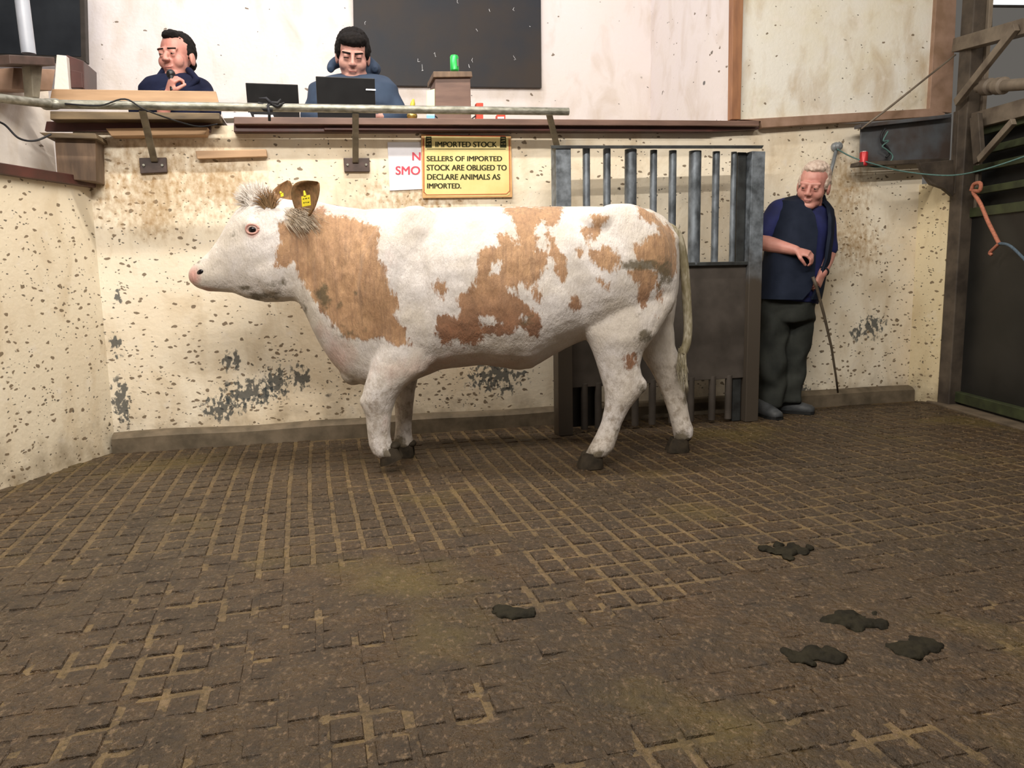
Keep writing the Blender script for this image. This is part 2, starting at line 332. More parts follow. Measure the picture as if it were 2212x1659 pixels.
# ---- floor: worn grooved paving with trodden muck
def paver_mat(name,a,b,c3,rough=.5):
    t=NT(name); geo=t.n('ShaderNodeNewGeometry'); pos=geo.outputs['Position']
    big=t.noise(.9,5,pos,rough=.6); mid=t.noise(7,6,pos,rough=.7); fine=t.noise(60,4,pos)
    c=t.mix(t.rng(big,.4,.62),a,b); c=t.mix(t.rng(mid,.42,.66,0,.75),c,c3); c=t.mix(t.rng(fine,.5,.72,0,.55),c,(.022,.015,.009))
    c=t.mix(t.rng(t.noise(1.4,4,t.map((1,1,1),(7,3,0),vec=pos)),.56,.70,0,.55),c,(.135,.095,.018))
    c=t.mix(t.rng(t.noise(38,5,t.map((1,.7,1),(2,3,0),vec=pos),rough=.7),.58,.68,0,.65),c,(.23,.155,.085))
    c=t.mix(t.rng(t.noise(75,4,t.map((1,.55,1),(5,1,0),vec=pos),rough=.7),.56,.68,0,.6),c,(.26,.17,.10))
    c=t.mix(t.rng(t.noise(24,6,t.map((1,1,1),(9,9,0),vec=pos),rough=.75),.52,.66,0,.65),c,(.030,.020,.012))
    t.bump(t.math('ADD',t.math('MULTIPLY',mid,2),t.math('ADD',fine,t.noise(24,6,t.map((1,1,1),(9,9,0),vec=pos),rough=.75))),.9,.016)
    return t.out(c,t.rng(mid,.35,.65,rough-.2,rough+.2))
MT['paver']=paver_mat('muddy_paver',(.074,.042,.017),(.058,.036,.015),(.034,.021,.010))
MT['joint']=paver_mat('dried_joint',(.200,.130,.052),(.140,.092,.038),(.070,.045,.020),.6)
MT['mud']=paver_mat('trodden_muck',(.082,.048,.020),(.058,.037,.015),(.034,.021,.010),.46)
MT['dung']=simple('dark_dung',(.024,.020,.011),(.012,.010,.006),.8,scale=25,bump=1,bd=.012)
# ================================================================== SETTING
WB=Plane(G(250,974),G(1960,862))           # ring wall behind the animal
U=lambda x,y,off=0: WB.uz(x,y,off)
uc=U(250,974)[0]; ur=U(1960,862)[0]
cornerL=WB.at(uc,0,0); cornerR=WB.at(ur,0,0)
WL=Plane(G(0,1054),G(250,970)); WL.o=V((cornerL.x,cornerL.y,0)); 
WR=Plane(G(1960,862),G(2034,873))
spots=[]
for (x,y,r,kx) in ((598,825,.12,1.2),(650,815,.09,1.2),(500,780,.07,1.1),(250,745,.09,2.2),(262,870,.16,2.4),(540,850,.10,.5),(1075,805,.16,.7),(480,880,.09,.6),(1885,705,.10,.8),(1720,845,.1,.7),(1850,720,.06,1),(255,640,.05,2)):
    u,z=U(x,y); spots.append((u-uc,z,r,kx,(.03,.042,.048)))
for (x,y,r,kx) in ((330,390,.30,.5),(480,400,.14,.7),(1835,400,.22,1),(900,440,.2,.5),(1850,530,.2,.9),(330,480,.12,1.2),(1930,290,.2,1)):
    u,z=U(x,y); spots.append((u-uc,z,r,kx,(.40,.25,.11)))
MT['wall']=wall_mat('ring_wall_paint',CREAM,STAIN,1.0,spots)
MT['wall2']=wall_mat('left_wall_paint',(.78,.69,.53),(.66,.54,.38),1.1,())
MT['wall3']=wall_mat('right_wall_paint',(.74,.63,.42),(.56,.43,.22),.9,())
zt=lambda x,y: U(x,y)[1]
def wall_prism(pl,pts,th): # pts in (u,z)
    m=MB(); f=[pl.at(a,0,z) for a,z in pts]; b=[p-pl.n*th for p in f]; n=len(f)
    return m.add(f+b,[tuple(range(n)),tuple(range(2*n-1,n-1,-1))]+[(i,i+n,(i+1)%n+n,(i+1)%n) for i in range(n)])
emit('wall_back',wall_prism(WB,[(uc-.06,-.02),(ur+.02,-.02),(ur+.02,zt(1960,262)),(U(1645,272)[0],zt(1640,270)),(U(1644,272,.1)[0],WB.uz(1640,272,.1)[1]-.003),(uc-.06,WB.uz(505,268,.1)[1]-.003)],.16),MT['wall'],origin=WB.at(uc,0,0),yaw=WB.yaw,kind='structure')
zl=WB.uz(190,404)[1]
emit('wall_left',wall_prism(WL,[(-1.9,-.02),(0,-.02),(0,zl),(-1.9,zl)],.16),MT['wall2'],origin=WL.at(0,0,0),yaw=WL.yaw,kind='structure')
emit('wall_right',wall_prism(WR,[(0,-.02),(WR.uz(2035,700)[0],-.02),(WR.uz(2035,700)[0],WR.uz(2010,396)[1]),(0,WR.uz(2010,396)[1])],.14),MT['wall3'],origin=WR.at(0,0,0),yaw=WR.yaw,kind='structure')
# kerb along the foot of the wall
m=MB(); n=40
for i in range(n):
    a=uc+(ur-uc)*i/n; b=uc+(ur-uc)*(i+1)/n
top=[]; rings=[]
for i in range(n+1):
    a=uc+(ur-uc)*i/n; h=.105+.012*mnoise.noise(V((a*2,0,0))); d=.055+.012*mnoise.noise(V((a*3,5,0)))
    rings.append([WB.at(a,0,-.02),WB.at(a,d+.012,-.02),WB.at(a,d+.008,h*.75),WB.at(a,d-.015,h-.008),WB.at(a,0,h)])
m.loft(rings); emit('baseboard_back',m,MT['kerb'],kind='structure',smooth='auto')
# maroon capping rail along the low left wall, behind it a white wall set back
m=MB().box(WL,-1.9,.0,-.05,.035,zl-.005,zl+.045); emit('trim_1',m,MT['maroon'],kind='structure',bevel=.004,yaw=WL.yaw)
m=MB().box(WL,-2.0,.10,-.34,-.28,zl-.3,WL.pt(60,170,-.3).z); emit('wall_side',m,MT['leftup'],kind='structure',yaw=WL.yaw)
# the wall behind the rostrum
BK=-1.35
ua=U(-500,100,BK)[0]; ub=U(1640,100,BK)[0]
m=MB().box(WB,ua,ub,BK-.12,BK,zt(700,262)-.9,3.7); emit('wall_rear',m,MT['upper'],kind='structure',yaw=WB.yaw,origin=WB.at(uc,BK,0))
up=U(1590,255,0)[0]
m=MB().box(WB,up,up+.07,BK,0,WB.uz(1590,261,.1)[1]+.01,3.7); emit('wall_partition',m,MT['upper'],kind='structure',yaw=WB.yaw,origin=WB.at(up,0,0))
# platform floor behind the wall
m=MB().box(WB,ua,ub,BK,-.16,1.0,1.06); emit('floor_platform',m,MT['brownwood'],kind='structure',yaw=WB.yaw)
# ------------------------------------------------------------------ floor
fd=G(681,900)-G(690,1300); fy=math.atan2(fd.y,fd.x)   # direction of the long joints
fv=V((math.cos(fy),math.sin(fy),0)); fu=V((fv.y,-fv.x,0))
FO=V((0,0,0))
floor=emit('floor',MB().add([V((-5,-.6,-.0042)),V((6.5,-.6,-.0042)),V((6.5,8,-.0042)),V((-5,8,-.0042))],[(0,1,2,3)]),MT['joint'],origin=V((0,3,-.009)),kind='structure')
PW,PL,GAP=.088,.104,.0105
def inside(p):
    if (p-WB.o).dot(WB.n)<.06 or (p-WL.o).dot(WL.n)<.0: return False
    if (p-GGo).dot(GGn)<.10: return False
    return True
GGa,GGb=G(2050,866),G(2212,912); _g=Plane(GGa,GGb); GGo,GGn=_g.o,_g.n
CRi=CR.inverted()
def proj(p):
    q=CRi@(p-O); return CX+q.x/-q.z*FPX, CY-q.y/-q.z*FPX, -q.z
cells=[]
for i in range(-60,110):
    for j in range(-10,90):
        off=.5*PW if False else 0
        p=fu*(i*PW)+fv*(j*PL+.0*i)
        # the courses bend a little, as laid
        p=p+fv*(.03*math.sin(p.x*.9))+fu*(.02*math.sin(p.y*1.3))
        if p.y<1.0 or p.y>6.6 or abs(p.x)>.72*p.y+.55: continue
        if not inside(p): continue
        x,y,d=proj(p); cells.append((d,-30<x<2242 and y<1670,p,i,j))
def paver_bm(mb,c,du,dv,h,tilt):
    a=(PW-GAP)/2*du; b=(PL-GAP)/2*dv; k=.006
    bot=[c+fu*(sx*a)+fv*(sy*b)+V((0,0,-.010)) for sx,sy in ((-1,-1),(1,-1),(1,1),(-1,1))]
    top=[c+fu*(sx*(a-k))+fv*(sy*(b-k))+V((0,0,h+tilt[0]*sx+tilt[1]*sy)) for sx,sy in ((-1,-1),(1,-1),(1,1),(-1,1))]
    return mb.hexa(bot+top)
cells.sort(key=lambda c:c[0])
near=[c for c in cells if c[1]][:300]; ids={id(c) for c in near}
protos=[]
for k in range(10):
    mb=paver_bm(MB(),V((0,0,0)),random.uniform(.92,1.03),random.uniform(.92,1.03),random.uniform(-.003,.002),(random.uniform(-.0015,.0015),random.uniform(-.0015,.0015)))
    protos.append(mesh_of('paver',mb,MT['paver'],None,False))
for c in near:
    o=bpy.data.objects.new('paver',random.choice(protos)); COL.objects.link(o); o.parent=floor; o.location=c[2]-V((0,3,-.009)); WM[o.name]=Matrix()
rest=MB()
for c in cells:
    if id(c) in ids: continue
    paver_bm(rest,c[2],random.uniform(.93,1.03),random.uniform(.93,1.03),random.uniform(-.002,.002),(random.uniform(-.001,.001),random.uniform(-.001,.001)))
emit('distant_pavers',rest,MT['paver'],parent=floor,kind='stuff')
# muck trodden over the paving: an uneven layer that fills joints and rides over blocks
st=.02; xs=np.arange(-4.4,5.4,st); ys=np.arange(.9,6.2,st); X,Y=np.meshgrid(xs,ys)
cov=np.clip((3.9-Y)/2.0,0,1)
Zm=-.0080+.0050*cov+fbm(X*2.2,Y*2.2,3)*.016+fbm(X*11,Y*11+9,3)*.018*(.4+.6*cov)+np.abs(fbm(X*24,Y*24,2))*.007*(cov)
ok=np.ones_like(X,bool)
for pl,l in ((WB,.03),(WL,-.02)): ok&=((X-pl.o.x)*pl.n.x+(Y-pl.o.y)*pl.n.y)>l
ok&=np.abs(X)<.74*Y+.6
Zm=np.minimum(Zm,.014)
idx=-np.ones(X.shape,int); hh,ww=X.shape
quad=ok[:-1,:-1]&ok[1:,:-1]&ok[:-1,1:]&ok[1:,1:]
quad&=(np.maximum.reduce([Zm[:-1,:-1],Zm[1:,:-1],Zm[:-1,1:],Zm[1:,1:]])>-.0045)
use=np.zeros_like(ok); use[:-1,:-1]|=quad; use[1:,:-1]|=quad; use[:-1,1:]|=quad; use[1:,1:]|=quad
idx[use]=np.arange(use.sum()); vs=np.stack([X[use],Y[use]-3,Zm[use]+.009],1)
q=np.argwhere(quad); fs=np.stack([idx[q[:,0],q[:,1]],idx[q[:,0],q[:,1]+1],idx[q[:,0]+1,q[:,1]+1],idx[q[:,0]+1,q[:,1]]],1)
me=bpy.data.meshes.new('muck_layer'); me.from_pydata(vs.tolist(),[],fs.tolist()); me.shade_smooth(); me.materials.append(MT['mud'])
o=bpy.data.objects.new('muck_layer',me); COL.objects.link(o); o.parent=floor; o['kind']='stuff'
# concrete strip at the foot of the green gate
m=MB().box(_g,-.55,2.2,-.5,.17,-.02,.012); emit('trim_2',m,MT['strip'],kind='structure',yaw=_g.yaw,bevel=.006)
def heap(name,cx,cy,r,label):
    c=G(cx,cy); rq=random.Random(cx); mb=MB()
    for k in range(16):
        a=rq.uniform(0,6.28); f=rq.uniform(0,1)**.7; q=c+V((math.cos(a)*r[0]*f+rq.uniform(-.01,.01),math.sin(a)*r[1]*f,.001)); w_=rq.uniform(.012,.034)
        mb.ell(q,(w_*1.3,w_*.8,rq.uniform(.006,.013)),Matrix.Rotation(rq.uniform(0,3),3,'Z'),12,8)
    mb.ell(c,(r[0]*.7,r[1]*.6,.006),None,16,8)
    g=fuse(mb,.005,2); g.v=[p+V((mnoise.noise(p*60),mnoise.noise(p*60+V((3,0,0))),mnoise.noise(p*80)*.6))*.006 for p in g.v]
    emit(name,g,MT['dung'],smooth=True,label=label,cat='dung')
for (x,y,r,l) in ((1700,1190,(.10,.06),'dark greenish flat dung patch on the paving, the one farthest from the viewer'),
    (1860,1340,(.09,.05),'dark dung clod in the middle of the trampled muck at lower right'),
    (1980,1400,(.075,.03),'thin dark dung streak at the right end of the trampled muck'),
    (1745,1418,(.07,.035),'small dark dung clod at the left end of the trampled muck'),
    (1115,1325,(.055,.022),'thin dark dung smear on the paving below the animal, in the centre foreground')):
    heap('dung_patch',x,y,r,l)
# ================================================================== ROSTRUM
def pr(name,px,off,th,mat,parent=None,pl=None,bevel=.003,**k):
    pl=pl or WB; return emit(name,MB().prism(pl,px,off,th),MT[mat],parent=parent,yaw=pl.yaw,bevel=bevel,**k)
def WT(name,x,y,off,label,cat,group=None,pl=None):
    pl=pl or WB; return thing(name,pl.pt(x,y,off),pl.yaw,label,cat,group)
c=WT('auction_counter',1000,284,.03,'long narrow counter along the top of the ring wall, brown board over maroon fascia','counter')
pr('worktop',[(505,252),(1640,261),(1640,272),(505,268)],.10,.40,'ledge',c)
pr('fascia',[(505,268),(1540,272),(1640,274),(1640,279),(1540,284),(505,285)],.06,.06,'maroon',c)
pr('fascia_lip',[(700,276),(1540,280),(1540,284),(700,281)],.075,.015,'maroon',c)
# blackboard
b=WT('blackboard',966,190,BK+.03,'large dark slate blackboard with faint chalk marks on the pale rear wall','blackboard')
pr('slate',[(762,-60),(1168,-60),(1170,190),(766,184)],BK+.035,.025,'board',b)
cm=MB(); rr=random.Random(3)
for (x,y,s) in ((905,130,5),(912,146,7),(940,118,5),(1017,140,8),(1022,130,5),(1112,124,6),(1030,65,4),(790,50,4),(1110,20,4),(1145,55,3),(1060,20,6),(990,2,5)):
    pts=[WB.pt(x+s*math.cos(a)*.6,y+s*math.sin(a),BK+.0365) for a in [rr.uniform(0,3)+.7*k for k in range(4)]]; cm.tube(pts,.0013,5)
emit('chalk_marks',cm,MT['white'],parent=b,kind='stuff')
# plywood boards at the auctioneer's place
pr('board',[(112,192),(466,197),(474,228),(106,224)],.06,.02,'ply',label='long pale plywood board standing upright in front of the seated man with the microphone',cat='board')
pr('board',[(108,240),(474,244),(474,258),(108,258)],.13,.36,'olivewood',label='dirty olive-brown shelf board under the handrail at the left of the rostrum',cat='board')
pr('board',[(100,262),(455,264),(455,285),(96,283)],.035,.03,'maroon',label='dark maroon fascia board beneath the dirty shelf board at left',cat='board')
pr('board',[(228,277),(449,275),(444,291),(240,294)],.10,.09,'ply',label='short plywood offcut fixed below the maroon fascia board at left',cat='board')
pr('batten',[(422,326),(575,322),(577,338),(426,343)],.04,.04,'ply',label='small plain wooden batten fixed to the cream wall above the animal’s head'.replace('’',''),cat='batten')
wb=WT('wooden_bracket_box',165,396,.02,'brown wooden block with a flat top slab at the left wall corner','bracket')
pr('block',[(118,300),(206,300),(208,392),(124,386)],.16,.16,'brownwood',wb)
pr('top_slab',[(84,286),(206,288),(210,300),(100,297)],.20,.28,'olivewood',wb)
# handrail
OR=.30
h=WT('handrail',680,240,OR,'long galvanised pipe handrail running in front of the rostrum counter','handrail')
pp=[WB.pt(x,y,OR) for x,y in ((112,225),(500,231),(900,237),(1228,241))]
emit('rail_pipe',MB().tube([pp[0],pp[1],pp[2],pp[3]],.0215,16),MT['pipe'],parent=h,smooth='auto')
lp=WL.pt(-60,206,.12)
emit('rail_pipe',MB().tube([lp,pp[0]],.0205,16),MT['pipe'],parent=h,smooth='auto')
emit('rail_joint',MB().cap(pp[0]-V((.03,0,0)),.027,pp[0]+V((.02,0,0)),.027),MT['pipe'],parent=h,smooth=True)
def bracket(xt,yt,xb,yb,px):
    a=WB.pt(xt,yt,OR); q=WB.pt(xb,yb,.02); d=a-q
    m=MB(); rings=[]
    for p_ in (q,a):
        rings.append([p_+WB.u*sx*.017+WB.n*sy*.012 for sx,sy in ((-1,-1),(1,-1),(1,1),(-1,1))])
    m.loft(rings); emit('rail_post',m,MT['postmetal'],parent=h,bevel=.003)
    if px:
        pl_=pr('wall_plate',px,.02,.02,'plate',h)
        cx=sum(p[0] for p in px)/4; cy=sum(p[1] for p in px)/4
        for dx in (-20,20): q=WB.pt(cx+dx,cy,.02); emit('bolt',MB().tube([q,q+WB.n*.008],.007,6),MT['pipe'],parent=pl_)
bracket(308,240,334,350,[(300,341),(359,340),(361,372),(303,375)])
bracket(768,246,768,352,[(742,341),(798,341),(799,371),(744,371)])
bracket(1186,246,1203,316,None)
# cable over the rail
m=MB(); rr=random.Random(5)
q=WB.pt(583,232,OR); 
for k in range(7):
    a=rr.uniform(0,6.28); m.tube([q+V((rr.uniform(-.02,.02),-.01,rr.uniform(-.02,.02))),q+V((math.cos(a)*.05,-.02,math.sin(a)*.03+.01)),q+V((math.cos(a+.5)*.08,-.01,math.sin(a+.5)*.035+.015))],[.012,.009,.004],6)
m.tube([q+V((0,-.03,0)),q+V((.005,-.035,-.04)),q+V((0,-.02,-.07))],.008,6)
emit('cable_knot',m,MT['cable'],smooth=True,label='black tangle of tape and cable tied around the handrail before the left laptop',cat='cable')
def curve(pts,n=10):
    out=[]; pts=[V(p) for p in pts]
    for i in range(len(pts)-1):
        p0=pts[max(i-1,0)]; p1=pts[i]; p2=pts[i+1]; p3=pts[min(i+2,len(pts)-1)]
        for k in range(n):
            t=k/n; out.append(.5*((2*p1)+(p2-p0)*t+(2*p0-5*p1+4*p2-p3)*t*t+(3*p1-p0-3*p2+p3)*t**3))
    return out+[pts[-1]]
m=MB().tube(curve([WB.pt(x,y,o_) for x,y,o_ in ((140,224,.33),(215,228,.34),(270,214,.33),(320,240,.34),(420,272,.14),(470,268,.12))],6),.004,6)
emit('cable',m,MT['cable'],smooth=True,label='thin dark cable looping along the handrail in front of the plywood board',cat='cable')
m=MB().tube(curve([WL.pt(x,y,o_) for x,y,o_ in ((-30,255,.02),(8,268,.02),(40,298,.06),(75,304,.08),(110,290,.10))],8),.005,6)
emit('cable',m,MT['cable'],smooth=True,label='black cable sagging in front of the white wall at far left',cat='cable')
m=MB().tube(curve([WB.pt(x,y,.09) for x,y in ((940,250),(955,264),(985,270),(1010,262),(1028,250))],8),.004,6)
emit('cable',m,MT['cable'],smooth=True,label='thin black cable drooping over the counter edge below the wooden box',cat='cable')
# laptops (seen from behind), papers, bell, box, cans
def laptop(x0,y0,x1,y1,off,label,badge=False):
    u0,z1=WB.uz(x0,y0,off); u1,z0=WB.uz(x1,y1,off); t=thing('laptop',WB.at((u0+u1)/2,off,z0),WB.yaw,label,'laptop','laptops on the rostrum counter')
    m=MB(); lean=.05
    b0=[WB.at(u0,off+.0,z0),WB.at(u1,off,z0),WB.at(u1,off-.012,z0),WB.at(u0,off-.012,z0)]
    t0=[WB.at(u0,off+lean,z1),WB.at(u1,off+lean,z1),WB.at(u1,off+lean-.012,z1),WB.at(u0,off+lean-.012,z1)]
    m.hexa(b0+t0); emit('lid',m,MT['black'],parent=t,bevel=.004)
    emit('keyboard_base',MB().box(WB,u0,u1,off-.26,off-.01,z0-.004,z0+.014),MT['black'],parent=t,bevel=.004)
    if badge:
        a=u0+(u1-u0)*.84; emit('badge',MB().box(WB,a,a+.055,off+.036,off+.041,z0+(z1-z0)*.70,z0+(z1-z0)*.735),MT['alum'],parent=t,label='small silver badge')
laptop(532,183,648,258,-.06,'small open black laptop seen from behind, left of the man in the blue hoodie')
laptop(682,169,812,258,-.04,'open black laptop with a small silver badge, hiding the chest of the hooded man',True)
pr('paper_stack',[(478,243),(540,243),(545,254),(482,256)],.02,.14,'white',label='thick white paper pad lying on the counter beside the shelf board',cat='paper')
pr('paper_stack',[(548,247),(590,248),(592,255),(550,256)],.04,.12,'white',label='thin sheaf of white papers under the left laptop',cat='paper')
bl=WT('hand_bell',890,258,-.03,'small round brass hand bell with a yellow handle on the counter','bell')
q=WB.pt(890,251,-.03); emit('bell_dome',MB().ell(q+V((0,0,.0)),(.031,.031,.026)),MT['brass'],parent=bl,smooth=True)
q1=WB.pt(889,243,-.03); q2=WB.pt(893,214,-.03); emit('bell_handle',MB().tube([q1,q1.lerp(q2,.4),q1.lerp(q2,.7),q2],[.008,.016,.013,.005],10),MT['yellowp'],parent=bl,smooth=True)
bx=WT('wooden_box',976,262,-.02,'upright brown wooden box with an overhanging dark top on the counter','box')
pr('box_body',[(940,165),(1016,165),(1018,261),(940,259)],.0,.22,'ledge',bx)
pr('box_top',[(936,154),(1019,154),(1021,166),(936,167)],.02,.27,'brownwood',bx)
q=[(924,200),(938,196),(938,240),(927,245)]
emit('tablet',MB().prism(WB,[(922,196),(939,192),(939,258),(922,262)],-.0,.015),MT['screenlit'],yaw=WB.yaw,label='small lit screen leaning on the left side of the wooden box',cat='tablet')
def can(name,x,y0,y1,r,off,mat,label,pl=None,capmat='alum'):
    pl=pl or WB; b_=pl.pt(x,y1,off); t_=pl.pt(x,y0,off); hh_=t_.z-b_.z; t=thing(name,b_,0,label,'can')
    emit('can_body',MB().tube([b_,b_+V((0,0,.006)),b_+V((0,0,hh_*.9)),b_+V((0,0,hh_*.97))],[r*.82,r,r,r*.84],20),MT[mat],parent=t,smooth='auto')
    emit('can_rim',MB().tube([b_+V((0,0,hh_*.965)),b_+V((0,0,hh_))],[r*.86,r*.82],20),MT[capmat],parent=t,smooth='auto'); return t,b_,hh_
tc,b_,hh_=can('drink_can',982,120,154,.0255,-.06,'green','bright green drinks can standing on top of the wooden box',capmat='green')
m=MB()
for k in range(5): m.box(WB,0,0,0,0,0,0) if False else None
q=b_+WB.n*.0262+WB.u*.012
m.add([q+V((0,0,hh_*.25)),q+WB.u*.010-WB.n*.006+V((0,0,hh_*.3)),q+WB.u*.008-WB.n*.005+V((0,0,hh_*.75)),q-WB.u*.002+V((0,0,hh_*.7))],[(0,1,2,3)])
emit('silver_print',m,MT['alum'],parent=tc)
def carton(x0,x1,y0,y1,off,label):
    t=WT('drink_carton',(x0+x1)/2,y1,off,label,'carton')
    pr('carton_body',[(x0,y0),(x1,y0),(x1,y1),(x0,y1)],off,.05,'redwhite',t)
    pr('carton_band',[(x0+1,y0+(y1-y0)*.35),(x1-3,y0+(y1-y0)*.33),(x1-3,y0+(y1-y0)*.62),(x0+1,y0+(y1-y0)*.62)],off+.002,.003,'white',t,bevel=0)
carton(1029,1044,222,261,-.02,'red and white drinks carton on the counter right of the wooden box')
carton(1074,1092,247,262,-.02,'tiny red-edged white carton on the counter, the rightmost item there')
# left corner: dark screen in a frame, grey pole, bracket
sw=BK+.42
s=WT('display_screen',90,130,sw,'large dark framed screen at the top left corner of the rostrum','screen')
pr('screen_frame',[(-160,-90),(180,-90),(186,134),(-160,120)],sw,.07,'darkframe',s)
pr('screen_glass',[(-150,-80),(170,-80),(175,122),(-150,110)],sw+.004,.01,'screenglass',s,bevel=0)
gp=thing('pole',WL.pt(62,116,.05),0,'whitish grey slanting pole at the top left before the dark screen','pole')
emit('pole_tube',MB().tube([WL.pt(40,-60,.05),WL.pt(62,116,.05)],.031,16),MT['greypole'],parent=gp,smooth='auto')
tb=thing('pole_bracket',WL.pt(75,210,.04),WL.yaw,'dark brown bracket plate on a stem carrying the grey pole','bracket')
pr('bracket_plate',[(20,118),(118,124),(120,142),(22,138)],.09,.16,'plate',tb,pl=WL)
pr('bracket_stem',[(66,140),(92,142),(86,212),(72,210)],.03,.05,'postmetal',tb,pl=WL)
pr('box',[(30,146),(120,150),(112,196),(26,192)],-.06,.2,'pinkwood',pl=WL,label='pinkish brown board box behind the bracket stem at far left',cat='box')
pr('post',[(122,118),(143,120),(152,225),(114,225)],-.25,.06,'leftup',label='short cream painted upright left of the dark red cabinet',cat='post')
cb=WT('cabinet',164,190,-.30,'narrow dark red cabinet below the corner of the dark screen','cabinet')
pr('cabinet_side',[(143,118),(181,132),(182,192),(147,190)],-.30,.25,'maroon',cb)
pr('cabinet_front',[(152,150),(178,156),(179,190),(153,190)],-.29,.02,'maroon',cb)
# ------------------------------------------------------------------ signs
def text(body,pl,x0,y0,x1,y1,off,mat,parent,th=.0015,name='lettering'):
    cu=bpy.data.curves.new('t','FONT'); cu.body=body; cu.extrude=.02; cu.fill_mode='BOTH'; o=bpy.data.objects.new('t',cu); COL.objects.link(o)
    dg=bpy.context.evaluated_depsgraph_get(); dg.update(); me=bpy.data.meshes.new_from_object(o.evaluated_get(dg)); bpy.data.objects.remove(o)
    a=np.array([v.co[:] for v in me.vertices]); lo=a.min(0); hi=a.max(0)
    A=pl.pt(x0,y1,off); B=pl.pt(x1,y1,off); C_=pl.pt(x0,y0,off); m=MB()
    for v in a:
        s_=(v[0]-lo[0])/(hi[0]-lo[0]); r_=(v[1]-lo[1])/(hi[1]-lo[1]); k=(v[2]-lo[2])/(hi[2]-lo[2])
        m.v.append(A+(B-A)*s_+(C_-A)*r_+pl.n*th*k)
    m.f=[tuple(p.vertices) for p in me.polygons]; base=list(m.v); bf=list(m.f)
    for k,dx in enumerate((-.0014,.0014)): m.add([p+pl.u*dx+pl.n*.0001*(k+1) for p in base],bf)   # bold strokes
    bpy.data.meshes.remove(me)
    return emit(name,m,MT[mat],parent=parent)
sg=WT('wall_sign',1008,428,.02,'yellow wall sign with an orange edge reading IMPORTED STOCK','sign')
pr('sign_board',[(910,290),(1104,294),(1107,426),(913,428)],.020,.012,'signo',sg,bevel=.002)
pr('sign_face',[(917,294),(1098,297),(1101,420),(1095,423),(923,424),(917,419)],.0215,.003,'signy',sg,bevel=0)
m=MB()
for a,b2 in (((920,292),(1092,294)),((922,421),(1094,419)),((915,414),(922,421)),((1094,419),(1100,413)),((915,300),(916,414)),((1100,302),(1101,413))):
    m.tube([WB.pt(*a,.0218),WB.pt(*b2,.0218)],.0022,6)
emit('red_border',m,MT['redline'],parent=sg)
text('IMPORTED STOCK',WB,941,306,1073,318,.0218,'ink',sg)
m=MB().tube([WB.pt(922,322,.0218),WB.pt(1092,322,.0218)],.002,6); emit('underline',m,MT['ink'],parent=sg)
text('SELLERS OF IMPORTED',WB,922,337,1084,348,.0218,'ink',sg)
text('STOCK ARE OBLIGED TO',WB,922,356,1094,368,.0218,'ink',sg)
text('DECLARE ANIMALS AS',WB,923,376,1080,388,.0218,'ink',sg)
text('IMPORTED.',WB,923,396,996,407,.0218,'ink',sg)
for ex in (926,1087):
    m=MB().prism(WB,[(ex-6,295),(ex+6,295),(ex+7,319),(ex-7,319)],.0225,.003)
    e=emit('emblem',m,MT['ink'],parent=sg)
    m=MB()
    for (a,b2) in (((ex-4,299),(ex+4,299)),((ex-4,305),(ex+4,303)),((ex-5,311),(ex-1,311)),((ex+1,311),(ex+5,311))): m.tube([WB.pt(*a,.0235),WB.pt(*b2,.0235)],.0016,5)
    emit('emblem_lines',m,MT['signy'],parent=e)
s2=WT('wall_sign',875,412,.008,'white wall sign with red letters, half covered by the yellow sign','sign')
pr('sign_board',[(837,307),(926,307),(926,408),(842,412)],.008,.008,'signw',s2,bevel=.001)
text('N',WB,891,329,908,346,.009,'redtext',s2)
text('SMO',WB,855,359,907,377,.009,'redtext',s2)
# ------------------------------------------------------------------ framed panel at the right of the rostrum
fp=WT('framed_panel',1820,262,.05,'big whitewashed panel in a worn wooden frame above the drover','panel')
pr('panel_board',[(1600,-80),(2024,-80),(2014,248),(1600,262)],.03,.02,'panelwhite',fp,bevel=0)
pr('frame_board',[(1584,-80),(1608,-80),(1600,258),(1580,258)],.06,.05,'orangewood',fp)
pr('frame_board',[(2028,-80),(2070,-80),(2056,244),(2008,240)],.06,.04,'pinkwood',fp)
pr('frame_board',[(1600,258),(2012,234),(2042,244),(2040,250),(1646,276),(1644,262)],.062,.045,'pinkwood',fp)
# steel beam on the wall with its hook, cord and can
bm_=WT('steel_beam',1955,355,.14,'dark steel channel beam projecting along the wall below the framed panel','beam')
pr('web',[(1860,276),(2056,254),(2052,342),(1858,350)],.10,.012,'beam',bm_)
pr('top_flange',[(1858,268),(2056,246),(2056,254),(1858,276)],.15,.06,'beam',bm_)
pr('bottom_flange',[(1855,350),(2052,341),(2050,350),(1853,359)],.17,.08,'rustpost',bm_)
hk=WT('hook',1915,330,.12,'dark iron hook with green cord hanging on the steel beam','hook')
m=MB().tube(curve([WB.pt(x,y,.13) for x,y in ((1912,278),(1904,292),(1906,308),(1916,318),(1922,330),(1914,340))],6),[.008]*31,8); emit('hook_iron',m,MT['cable'],parent=hk,smooth=True)
m=MB().tube(curve([WB.pt(x,y,.145) for x,y in ((1918,284),(1908,304),(1920,304),(1906,316),(1916,324),(1928,336),(1924,348),(1905,360),(1880,359),(1868,355))],6),.005,6); emit('cord',m,MT['ropegreen'],parent=hk,smooth=True)
can('drink_can',1865,327,359,.0255,.15,'red','red drinks can standing on the end of the steel beam')
ins=WT('insulator',1803,318,.05,'small grey porcelain insulator on the cream wall above the drover','insulator')
q=WB.pt(1803,318,.0); emit('insulator_knob',MB().tube([q,q+WB.n*.02,q+WB.n*.03,q+WB.n*.05,q+WB.n*.06],[.03,.03,.018,.026,.012],14),MT['porcelain'],parent=ins,smooth='auto')
